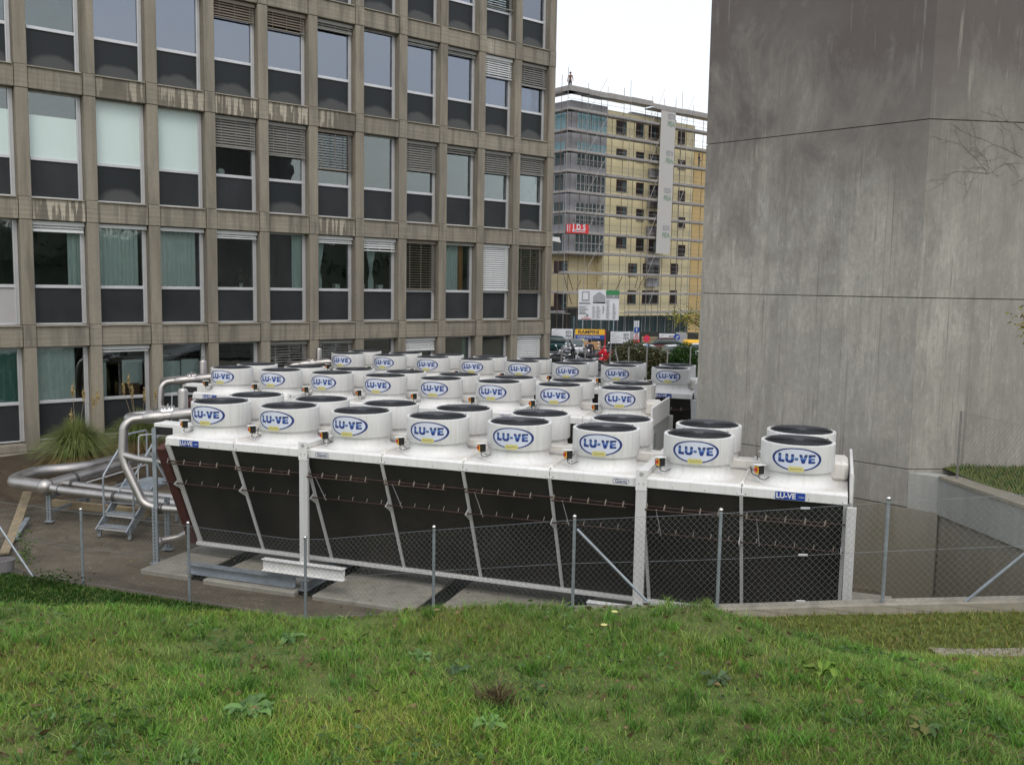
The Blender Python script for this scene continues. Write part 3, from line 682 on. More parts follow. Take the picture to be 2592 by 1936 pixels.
# dead creeper traces on the tower
vt = tag(MB().build('x', 'creeper'), 'thin dead creeper stems clinging to the tower wall, upper right', 'creeper'); bpy.data.objects.remove(vt)
mb = MB(); fR = Frame((6.5, 15.), math.atan2(D_.x-C_.x, D_.y-C_.y))
def creep(px, py, ang, ln, w, dep):
    s, z = fR.px(px, py); p = [(s, z)]; a = ang
    for i in range(8):
        a += rnd.uniform(-.35, .35); s += ln/8*math.cos(a); z += ln/8*math.sin(a); p.append((s, z))
        if dep and rnd.random() < .45:
            _creep((s, z), a+rnd.choice((-1, 1))*rnd.uniform(.4, 1.), ln*.5, w*.7, dep-1)
    mb.tube([fR.P(max(.02, s), .006, z) for s, z in p], [w*(1-.6*i/8) for i in range(9)], 4)
def _creep(sz, ang, ln, w, dep):
    s, z = sz; p = [(s, z)]; a = ang
    for i in range(8):
        a += rnd.uniform(-.35, .35); s += ln/8*math.cos(a); z += ln/8*math.sin(a); p.append((s, z))
        if dep and rnd.random() < .3: _creep((s, z), a+rnd.choice((-1, 1))*.7, ln*.5, w*.7, dep-1)
    mb.tube([fR.P(max(.02, s), .006, z) for s, z in p], [w*(1-.6*i/8) for i in range(9)], 4)
for (px, py, a, l) in ((2500, 440, 2.2, .7), (2500, 440, 1.5, .5), (2500, 440, 2.8, .9), (2500, 440, .6, .7), (2590, 400, 2.6, .9), (2440, 500, .8, .7), (2560, 470, .4, .6), (2590, 330, 2.9, .6)):
    creep(px, py, a, l, .0035, 2)
tag(mb.build('creeper_traces', 'creeper'), 'thin dark creeper traces on the upper right of the concrete tower', 'creeper')

# ------------------------------------------------------------------ concrete slabs and darkened trench gaps under the coolers
P_ = 1.35
UNITS = [(-5.8035, 15.4466, -.3381), (-7.5003, 21.7167, -.3322), (-5.6419, 26.8319, -.3386)]
for ui, (ux, uy, uh) in enumerate(UNITS):
    pad = kind(thing('concrete_pad', '', 'pad', (ux, uy, 0), uh)); del pad['label']; del pad['category']
    ed = [-.45, .55, .87, 2.62, 2.94, 4.70, 5.02, 6.80, 7.12, 8.9, 9.22, 11.6]
    for i in range(0, 12, 2):
        for (va, vb) in ((-.22, 1.0), (1.012, 2.3), (2.312, 3.3)):
            MB().bbox((ed[i], va if i else va+.06, -.1), (ed[i+1], vb, .045), .012).build('slab', 'concrete_slab', pad)
    mb = MB(); mb.box((.2, -.1, -.2), (10., 3.2, -.012+.03)); mb.build('dark_trench_sheet', 'trench_dark', pad)  # dark sheet whose colour stands in for the shade inside deeper trenches

# fallen leaves and scraps on the yard floor
X = NR.uniform(-10, 6, 420); Y = NR.uniform(13, 22, 420); q = Y > 12.6-.365*X; X, Y = X[q], Y[q]
V, F, T = leaves(np.stack([X, Y, np.full(len(X), .05)], 1), .028, [(.25, .16, .06), (.30, .24, .10), (.14, .09, .05)], .12)
kind(tri_cloud('fallen_leaves', V, F, T, 'leaf'), 'stuff', 'dry fallen leaves scattered over the yard floor', 'leaves')
# ================================================================== OFFICE BUILDING
BAY, FH, ZB0 = 1.6, 3.2402, EYE-1.774          # bay width, storey height, underside of the lowest band
BAND = .555; REC = .27
J0, J1 = -3, 11                                 # pillars J0..J1, bays J0..J1-1
office = thing('office_building', 'raw concrete office block with a grid of pillars, dark panels and windows', 'building', fa.o, math.pi/2-FAZ)
# local frame: x = s along the facade, y = into the building, z up
def lz(n): return ZB0+FH*n                      # underside of band n
NB = 6
mh = MB().bbox((0, 0, 0), (.30, .42, FH-BAND-.012), .012)
me = bpy.data.meshes.new('pillar'); me.from_pydata(mh.v, [], mh.f); me.materials.append(MATS['concrete_pillar'])
mh0 = MB().bbox((0, 0, 0), (.30, .42, 2.68), .012)
me0 = bpy.data.meshes.new('pillar_foot'); me0.from_pydata(mh0.v, [], mh0.f); me0.materials.append(MATS['concrete_pillar'])
mn = MB().bbox((0, -.012, 0), (.30, .42, BAND), .008)
men = bpy.data.meshes.new('node'); men.from_pydata(mn.v, [], mn.f); men.materials.append(MATS['concrete_facade'])
ms = MB().bbox((.312, .012, 0), (BAY-.012, .42, BAND-.03), .01)
mes = bpy.data.meshes.new('spandrel'); mes.from_pydata(ms.v, [], ms.f); mes.materials.append(MATS['concrete_facade'])
mesd = mes.copy(); mesd.materials.clear(); mesd.materials.append(MATS['concrete_drips']); DRIP = {(2, 2), (2, 3), (2, 4), (2, 5), (1, 0), (1, 5), (2, 1), (3, -1)}
ml = MB().bbox((.30, -.035, -.03), (BAY-.04, .40, 0.), .006)
mel = bpy.data.meshes.new('sill'); mel.from_pydata(ml.v, [], ml.f); mel.materials.append(MATS['concrete_kerb'])
for j in range(J0, J1+1):
    x = j*BAY
    inst('pillar', me0, office, (x, 0, lz(0)-2.686))
    for n in range(NB):
        inst('beam_node', men, office, (x, 0, lz(n)))
        if n: inst('pillar', me, office, (x, 0, lz(n-1)+BAND+.006))
        if j < J1:
            inst('spandrel_beam', mesd if (n, j) in DRIP else mes, office, (x, 0, lz(n)))
            inst('window_sill', mel, office, (x, 0, lz(n)+BAND))
XL, XR = J0*BAY, J1*BAY+.30
mb = MB(); mb.bbox((XL, .03, lz(0)-2.686-.6), (XR, .5, lz(0)-2.69), .01); mb.build('plinth', 'concrete_kerb', office)
mb = MB()
for x in [j*BAY+.3 for j in range(J0, J1)]: mb.bbox((x+.003, -.012+.03, lz(0)-2.70), (x+BAY-.303, .4, lz(0)-2.50), .01)
mb.build('base_course', 'concrete_facade', office)
# solid core, side wall towards the street, roof
mb = MB(); mb.box((XL, 2.6, -.3), (XR-.35, 15, lz(NB-1)+BAND)); mb.build('core', 'room_dark', office)
for n in range(NB+1):
    z = lz(n-1)+BAND if n else -.3
    mb = MB(); mb.bbox((XR-.33, .43, z), (XR-.02, 15, lz(n) if n < NB else z+.6), .02); mb.build('side_wall', 'concrete_pillar', office)
    if n < NB: mb = MB(); mb.bbox((XR-.33, .43, lz(n)+.004), (XR, 15, lz(n)+BAND-.004), .02); mb.build('side_band', 'concrete_facade', office)
mb = MB(); mb.box((XL, .3, lz(NB-1)+BAND+.01), (XR-.02, 15, lz(NB-1)+BAND+.3)); mb.build('roof', 'concrete_kerb', office)
for n in range(NB): mb = MB(); mb.box((XL, .43, lz(n)+.02), (XR-.35, 2.6, lz(n)+BAND-.04)); mb.build('floor_slab', 'room_dark', office)
# windows -------------------------------------------------------------
GX0, GX1 = .30, BAY                 # clear opening between pillars
def slats(mb, x0, x1, ztop, zbot, pitch, tilt, y, dep=.055):
    z = ztop-pitch*.5
    while z > zbot+pitch*.3:
        c, s = math.cos(tilt)*dep/2, math.sin(tilt)*dep/2
        mb.add([(x0, y-c, z-s), (x1, y-c, z-s), (x1, y+c, z+s), (x0, y+c, z+s)], [(0, 1, 2, 3)]); z -= pitch
    return mb
def folds(mb, x0, x1, z0, z1, y, amp, wl, pinch=None):
    n = max(8, int((x1-x0)/wl*8)); rows = 12
    for r in range(rows+1):
        z = z0+(z1-z0)*r/rows
        for i in range(n+1):
            u = i/n; x = x0+(x1-x0)*u
            if pinch:
                pz, pw = pinch; k = 1-(1-pw)*math.exp(-((z-pz)/((z1-z0)*.33))**2) if z >= pz else pw+(.55-pw)*min(1, (pz-z)/(.25))
                xm = (x0+x1)/2; x = xm+(x-xm)*k
            mb.v.append((x, y+amp*math.sin(2*math.pi*(x0+(x1-x0)*u)/wl+.5*math.sin(u*9)), z))
    for r in range(rows):
        for i in range(n): a = r*(n+1)+i; mb.f.append((a, a+1, a+n+2, a+n+1))
    return mb
# what each window shows: floor -> bay -> list of features
def W(**k): return k
WIN = {
 0: {-1: W(cur='teal'), 0: W(cur='vert'), 1: W(bl=.11, blm='blind_white', room='lab'), 2: W(room='lab2'), 3: W(room='pipe'), 4: W(bl=1, open=1, blm='blind_grey'), 5: W(bl=1, open=1, blm='blind_grey'),
     6: W(), 7: W(bl=.30, blm='blind_white'), 8: W(cur='edge'), 9: W(), 10: W(bl=1, blm='blind_white')},
 1: {-1: W(light=1), 0: W(bl=.16, blm='blind_white', cur='right'), 1: W(bl=.05, blm='blind_white', cur='full'), 2: W(bl=.03, blm='blind_white', cur='full'), 3: W(bl=.13, blm='blind_white', plant=1), 4: W(cur='right', plant=2),
     5: W(bl=.13, blm='blind_white', cur='knotl', boxes=1), 6: W(bl=.24, blm='blind_white', cur='knotm', boxes=1), 7: W(bl=.97, open=1, blm='blind_brown'), 8: W(bl=.05, blm='blind_grey', cur='orange'),
     9: W(bl=.98, blm='blind_white'), 10: W(bl=.99, open=1, blm='blind_brown')},
 2: {-1: W(roll=.30), 0: W(roll=.34), 1: W(roll=0.), 2: W(roll=0.), 3: W(bl=.53, blm='blind_grey', person=1), 4: W(bl=.58, blm='blind_grey'), 5: W(bl=.73, open=1, blm='blind_brown'), 6: W(),
     7: W(bl=.58, blm='blind_grey'), 8: W(bl=.14, blm='blind_grey'), 9: W(bl=.46, blm='blind_grey'), 10: W(bl=.40, blm='blind_grey')},
 3: {-1: W(), 0: W(), 1: W(blue=1), 2: W(blue=1), 3: W(bl=.32, blm='blind_brown', blue=1), 4: W(bl=.34, blm='blind_brown', blue=1), 5: W(bl=.17, blm='blind_grey', blue=1), 6: W(blue=1), 7: W(bl=.10, blm='blind_grey', blue=1),
     8: W(bl=.13, blm='blind_grey', blue=1), 9: W(bl=.42, blm='blind_white', blue=1), 10: W(bl=.48, blm='blind_grey', blue=1)},
 4: {8: W(blue=1), 9: W(bl=.95, open=1, blm='blind_grey'), 10: W(blue=1)},
}
fr = MB(); f_ = .055
def frame_mesh(h0, h1, light):
    """aluminium window frame with a rail between pane and parapet panel"""
    m_ = MB(); y0, y1 = REC, REC+.07; x0, x1 = GX0+.004, GX1-.004
    m_.bbox((x0, y0, 0), (x0+f_, y1, h1), .006); m_.bbox((x1-f_*1.5, y0, 0), (x1, y1, h1), .006)
    m_.bbox((x0+f_+.001, y0, h1-f_*.8), (x1-f_*1.5-.001, y1, h1), .006); m_.bbox((x0+f_+.001, y0, 0), (x1-f_*1.5-.001, y1, .04), .006)
    m_.bbox((x0+f_+.001, y0-.02, h0-.055), (x1-f_*1.5-.001, y1, h0+.03), .008)
    m_.box((x1-f_*2.1, y0-.028, .02), (x1-f_*1.55, y0+.02, h1-.02))
    me = bpy.data.meshes.new('window'); me.from_pydata(m_.v, [], m_.f); me.materials.append(MATS['alu']); return me
OPH = FH-BAND-.006
fm = {0: frame_mesh(1.04-.02, 2.46, 0), 1: frame_mesh(1.00, OPH, 0)}
def one(n, j):
    f = WIN.get(n, {}).get(j, W(blue=1 if n >= 3 else 0, bl=.3 if (j*7+n*3) % 4 == 0 else 0, blm='blind_grey'))
    zb = lz(n-1)+BAND+.006 if n else lz(0)-2.47
    h = OPH if n else 2.464; r = 1.00 if n else 1.02
    w = inst('window', fm[0 if n == 0 else 1], office, (j*BAY, 0, zb))
    x0, x1 = GX0+.05, GX1-.08; y = REC
    m_ = MB(); m_.box((x0, y+.03, r), (x1, y+.036, h-.03)); m_.build('pane', 'pane_blue' if f.get('blue') else 'pane', w)
    m_ = MB(); m_.box((x0, y+.02, .02), (x1, y+.05, r-.03)); m_.build('spandrel_panel', 'panel_light' if f.get('light') else ('spandrel_oval' if n >= 3 or (n == 2 and j % 3 == 1) else 'spandrel_glass'), w)
    # shallow room behind
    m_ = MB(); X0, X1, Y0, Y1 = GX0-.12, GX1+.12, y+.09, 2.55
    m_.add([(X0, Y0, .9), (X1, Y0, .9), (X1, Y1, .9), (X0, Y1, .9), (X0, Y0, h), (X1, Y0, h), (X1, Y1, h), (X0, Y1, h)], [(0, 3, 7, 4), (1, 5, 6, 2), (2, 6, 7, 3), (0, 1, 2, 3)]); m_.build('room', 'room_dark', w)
    bl = f.get('bl', 0)
    if bl:
        top = h-.02; bot = top-(top-r)*bl; op = f.get('open'); yb = y-.09; m_ = MB()
        slats(m_, GX0+.03, GX1-.05, top-.10, bot+.03, .080 if op else .075, R(12) if op else R(50), yb, .078)
        m_.bbox((GX0+.03, yb-.04, bot-.01), (GX1-.05, yb+.04, bot+.025), .004)
        m_.box((GX0+.02, yb-.05, top-.10), (GX1-.03, yb+.06, top))
        for u in (.16, .5, .84): xx = GX0+(GX1-GX0)*u; m_.box((xx, yb-.047, bot), (xx+.012, yb-.041, top-.1))
        m_.build('blind', f['blm'], w)
    if 'roll' in f:
        m_ = MB(); m_.box((x0, y+.018, r), (x1, y+.028, h-.03-(h-r)*f['roll'])); m_.build('window_film', 'film_glass', w)
    c = f.get('cur'); yc = y+.16
    def cur(a, b, mt, amp=.03, wl=.11, pinch=None, z1=h-.05):
        folds(MB(), 0, 1, 0, 1, 0, 0, 1); m_ = folds(MB(), a, b, r+.02, z1, yc, amp, wl, pinch); o = m_.build('curtain', mt, w, True); return o
    if c == 'full': cur(x0+.02, x1-.12, 'curtain_white')
    if c == 'right': cur(x1-.32, x1, 'curtain_white')
    if c == 'knotl': cur(x0+.01, x0+.34, 'curtain_white', .03, .09, (r+.55, .25))
    if c == 'knotm': cur(x0+.25, x0+.62, 'curtain_white', .03, .09, (r+.55, .25))
    if c == 'orange': cur(x0+.0, x0+.74, 'curtain_white', .02, .12); cur(x0+.75, x0+.95, 'curtain_orange', .02, .1)
    if c == 'edge': cur(x1-.22, x1, 'curtain_teal', .02, .1); cur(x0, x0+.25, 'curtain_teal', .02, .1)
    if c == 'teal': cur(x0, x1, 'curtain_teal', .012, .14)
    if c == 'vert': cur(x0+.02, x1-.22, 'curtain_white', .010, .13)
    if f.get('boxes'):
        m_ = MB(); m_.bbox((x0+.02, yc+.1, r+.02), (x0+.28, yc+.3, r+.2)); m_.bbox((x0+.8, yc+.1, r+.02), (x0+.98, yc+.3, r+.17)); m_.build('boxes', 'room_white', w)
    if f.get('plant'):
        px = x1-.3 if f['plant'] == 1 else x0+.14
        m_ = MB(); m_.lathe([(.045, 0), (.06, .12), (.055, .12)], 10, (px, yc+.1, r+.03), True); pt = m_.build('plant_pot', 'sign_green' if f['plant'] == 2 else 'room_white', w)
        C = NR.normal(0, 1, (60, 3))*np.array([.07, .05, .10])+np.array([px, yc+.1, r+.32]); V, F, T = leaves(C, .035, [(.06, .13, .03), (.1, .18, .06)]); tri_cloud('plant_leaves', V, F, T, 'leaf', w)
    rm = f.get('room')
    if rm in ('lab', 'lab2', 'pipe'):
        m_ = MB(); m_.add([(X0, Y0+.05, h-.05), (X1, Y0+.05, h-.05), (X1, Y1-.02, h-.35), (X0, Y1-.02, h-.35)], [(0, 1, 2, 3)]); m_.box((X0, 2.0, h-.75), (X1, 2.4, h-.5)); m_.build('room_ceiling', 'room_ceiling' if rm != 'pipe' else 'room_dark', w)
        m_ = MB()
        for k in (0, 1): m_.tube([(X0, 1.2, h-.42-.1*k), (X1, 1.2, h-.42-.1*k)], .022, 8)
        m_.build('ceiling_pipes', 'steel', w)
    if rm == 'lab':
        m_ = MB(); m_.box((x0, y+.35, r), (x0+.2, y+.37, r+.95)); m_.box((x0+.62, y+.35, r+.28), (x1, y+.37, r+.98)); m_.build('white_board', 'room_white', w)
        m_ = MB(); m_.bbox((x0+.5, y+.3, r), (x1-.1, y+.7, r+.33)); m_.build('wooden_box', 'wood_box', w)
    if rm == 'lab2':
        m_ = MB(); m_.bbox((x0, y+.3, r-.1), (x0+.62, y+.34, r+.92)); m_.bbox((x0+.65, y+.3, r-.1), (x1, y+.34, r+.95)); m_.build('white_board', 'room_white', w)
    if f.get('person'):
        m_ = MB(); m_.bbox((x0+.1, yc+.2, r+.02), (x0+.6, yc+.5, r+.06)); m_.sphere((x0+.42, yc+.4, r+.15), .11, 10, 8, 1.); m_.build('things_on_sill', 'room_white', w, True)
for n in range(NB):
    for j in range(J0, J1):
        if n <= 4: one(n, j)
# pale wall between the street-side pillars of the left bay
# ================================================================== DRY COOLERS
ZE, ZP, ZT = 2.328, 2.345, 2.908            # fascia edge, top pan, top of the fan cowls
FR, YO, RS, UW = .491, .603, 1.0235, 2.23
LEN = 8*P_
SLT, SLB = (.03, 2.19), (.83, .34)          # coil slope: (v, z) at top and bottom
def slope(t, off=0):
    dv, dz = SLB[0]-SLT[0], SLB[1]-SLT[1]; L = math.hypot(dv, dz); nv, nz_ = dz/L, -dv/L   # outwards = towards the viewer, down
    return SLT[0]+dv*t+nv*off, SLT[1]+dz*t+nz_*off
def mesh_of(mb, name, mt, smooth=True):
    me = bpy.data.meshes.new(name); me.from_pydata(mb.v, [], mb.f); me.materials.append(MATS[mt]); me.update()
    if smooth:
        me.polygons.foreach_set('use_smooth', [True]*len(me.polygons)); me.set_sharp_from_angle(angle=R(35))
    return me
# ---- shared fan meshes (axis at origin, z = world height)
LA0 = -math.pi/2
cowl = MB().lathe([(.560, ZP-.002), (.535, ZP+.006), (.50, ZP+.022), (.470, ZP+.055), (.452, ZP+.10), (.446, ZP+.186), (.474, ZP+.190), (FR-.004, ZP+.190), (FR, ZP+.196), (FR, ZT-.006), (FR-.005, ZT), (.448, ZT), (.442, ZT-.006), (.442, ZT-.02)], 56)
for an in (LA0+R(62), LA0-R(80), LA0+R(170)):
    c_, s_ = math.cos(an), math.sin(an); cowl.obox((c_*(FR-.004)+s_*.004, s_*(FR-.004)-c_*.004, ZP+.198), (c_*.0065, s_*.0065, 0), (-s_*.008, c_*.008, 0), (0, 0, .36))
m_cowl = mesh_of(cowl, 'fan_cowl', 'white_paint')
gr = MB()
for i in range(15):
    r = .10+(.432-.10)*i/14; gr.tube([(r*math.cos(a), r*math.sin(a), ZT+.018-.010*(r/.43)**2) for a in [2*math.pi*k/36 for k in range(37)]], .0040, 3, False)
for k in range(14):
    a = 2*math.pi*k/14+.1; gr.tube([(.06*math.cos(a), .06*math.sin(a), ZT+.020), (.455*math.cos(a), .455*math.sin(a), ZT+.006)], .0036, 4)
gr.lathe([(.001, ZT+.026), (.075, ZT+.024), (.085, ZT+.010)], 16)
for k in range(4):
    a = 2*math.pi*k/4+.6; gr.sphere((.462*math.cos(a), .462*math.sin(a), ZT+.004), .012, 8, 5)
lin = MB().lathe([(.441, ZT-.012), (.441, ZT-.22), (.001, ZT-.23)], 40); m_lin = mesh_of(lin, 'fan_throat', 'black')
m_gr = mesh_of(gr, 'grille', 'dark_grille')
fb = MB().lathe([(.001, ZT-.05), (.14, ZT-.05), (.15, ZT-.18)], 20)
for k in range(6):
    a0 = 2*math.pi*k/6
    for i in range(1): pass
    fb.add([(.13*math.cos(a0), .13*math.sin(a0), ZT-.16), (.43*math.cos(a0-.1), .43*math.sin(a0-.1), ZT-.17), (.43*math.cos(a0+.62), .43*math.sin(a0+.62), ZT-.09), (.13*math.cos(a0+.8), .13*math.sin(a0+.8), ZT-.08)], [(0, 1, 2, 3)])
m_fb = mesh_of(fb, 'fan_blades', 'black', False)
LA = -math.pi/2+R(3)                         # badge faces the front of the unit
def wrap(u, z, off): a = LA+u/FR; return ((FR+off)*math.cos(a), (FR+off)*math.sin(a), z)
ZL = ZP+.190+.190                            # height of the badge centre
def ell(mb, a, b, off, u0=0., z0=0., a2=None, b2=None, n=48):
    o = len(mb.v)
    if a2 is None:
        for j in range(9):                   # filled, in strips, so that it follows the curve
            pass
        cols = 24
        for i in range(cols+1):
            u = -a+2*a*i/cols; h = b*math.sqrt(max(0, 1-(u/a)**2)); mb.v += [wrap(u+u0, ZL+z0-h, off), wrap(u+u0, ZL+z0+h, off)]
        for i in range(cols): mb.f.append((o+2*i, o+2*i+2, o+2*i+3, o+2*i+1))
    else:
        for i in range(n):
            q = 2*math.pi*i/n; mb.v += [wrap(u0+a*math.cos(q), ZL+z0+b*math.sin(q), off), wrap(u0+a2*math.cos(q), ZL+z0+b2*math.sin(q), off)]
        for i in range(n): k = (i+1) % n; mb.f.append((o+2*i, o+2*k, o+2*k+1, o+2*i+1))
    return mb
m_oval = mesh_of(ell(MB(), .325, .147, .0015), 'logo_oval', 'logo_white', False)
m_ring = mesh_of(ell(MB(), .338, .154, .003, 0, 0, .300, .139), 'logo_ring', 'logo_blue', False)
GLY = [[(0, 0), (.74, 0), (.74, .28), (.32, .28), (.32, 1), (0, 1)],
       [(0, 1), (0, .28), (.12, .08), (.3, 0), (.66, 0), (.84, .08), (.96, .28), (.96, 1), (.66, 1), (.66, .36), (.6, .27), (.36, .27), (.30, .36), (.30, 1)],
       [(0, .34), (.36, .34), (.36, .60), (0, .60)], [(0, 1), (.32, 0), (.64, 0), (.96, 1), (.63, 1), (.48, .46), (.33, 1)],
       [(0, 0), (.80, 0), (.80, .22), (.32, .22), (.32, .39), (.72, .39), (.72, .60), (.32, .60), (.32, .78), (.80, .78), (.80, 1), (0, 1)]]
def block_letters(hgt, off, du=0., dz=0., grow=0.):
    m_ = MB(); x = -2.12
    for g_ in GLY:
        bm = bmesh.new(); f_ = bm.faces.new([bm.verts.new((p[0]+x, p[1]-.5, 0)) for p in g_]); bm.normal_update(); bmesh.ops.triangulate(bm, faces=[f_])
        bmesh.ops.subdivide_edges(bm, edges=bm.edges[:], cuts=1); bm.verts.index_update()
        m_.add([wrap(v.co.x*hgt+du, ZL+.012+v.co.y*hgt+dz, off) for v in bm.verts], [[v.index for v in f.verts] for f in bm.faces]); bm.free()
        x += max(p[0] for p in g_)+.11
    return m_
lt_ = block_letters(.114, .0048)
m_sh = mesh_of(block_letters(.114, .0036, .003, -.004), 'logo_shadow', 'logo_shadow', False)
m_let = mesh_of(lt_, 'logo_lettering', 'logo_letters', False)
bd = MB(); o = 0
for (off, k, mt) in ((.0050, 1., 0),):
    cols = 12
    for i in range(cols+1):
        u = -.105+.21*i/cols; h = .036*min(1., math.sqrt(max(0., 1-max(0, (abs(u)-.07)/.035)**2))); bd.v += [wrap(u, ZL-.130-h, off), wrap(u, ZL-.130+h, off)]
    for i in range(cols): bd.f.append((2*i, 2*i+2, 2*i+3, 2*i+1))
m_bdg = mesh_of(bd, 'logo_badge', 'badge_yellow', False)
sg = MB(); pts = [(-.075+.15*i/22, .012*math.sin(i*1.9)*(.4+.6*math.sin(i*.8)**2)) for i in range(23)]
for (a, za), (b, zb) in zip(pts, pts[1:]): sg.tube([wrap(a, ZL-.130+za, .006), wrap(b, ZL-.130+zb, .006)], .0022, 3, False)
m_sig = mesh_of(sg, 'badge_script', 'ink_grey', False)
# isolator switch: yellow front with red knob, black side, white lid (rotated 45 degrees)
sw = MB().bbox((-.045, -.045, 0), (.045, .045, .115), .004)
m_swb = mesh_of(sw, 'isolator_switch', 'black')
q = MB().bbox((-.055, -.041, .006), (-.046, .041, .109), .004); m_swf = mesh_of(q, 'switch_face', 'yellow_plastic')
q = MB().tube([(-.056, 0, .06), (-.074, 0, .06)], .026, 14); m_swk = mesh_of(q, 'switch_knob', 'red_plastic')
q = MB(); q.bbox((-.085, -.07, .122), (.06, .07, .128), .002); q.box((.02, -.02, -.11), (.035, .02, 0)); m_swl = mesh_of(q, 'switch_lid', 'white_paint')
cb = MB(); cb.tube(fillet([(0, 0, 0), (-.01, -.03, -.05), (.07, -.05, -.075), (.13, .05, -.04), (.20, .25, -.05)], .05, 4), .006, 5); m_cab = mesh_of(cb, 'cable', 'rubber')
cb = MB(); cb.tube(fillet([(-.62, -.16, ZP+.15), (-.60, -.22, ZP+.05), (-.45, -.30, ZP+.03), (-.30, -.34, ZP+.06)], .05, 4), .006, 5); m_cab2 = mesh_of(cb, 'cable', 'rubber')

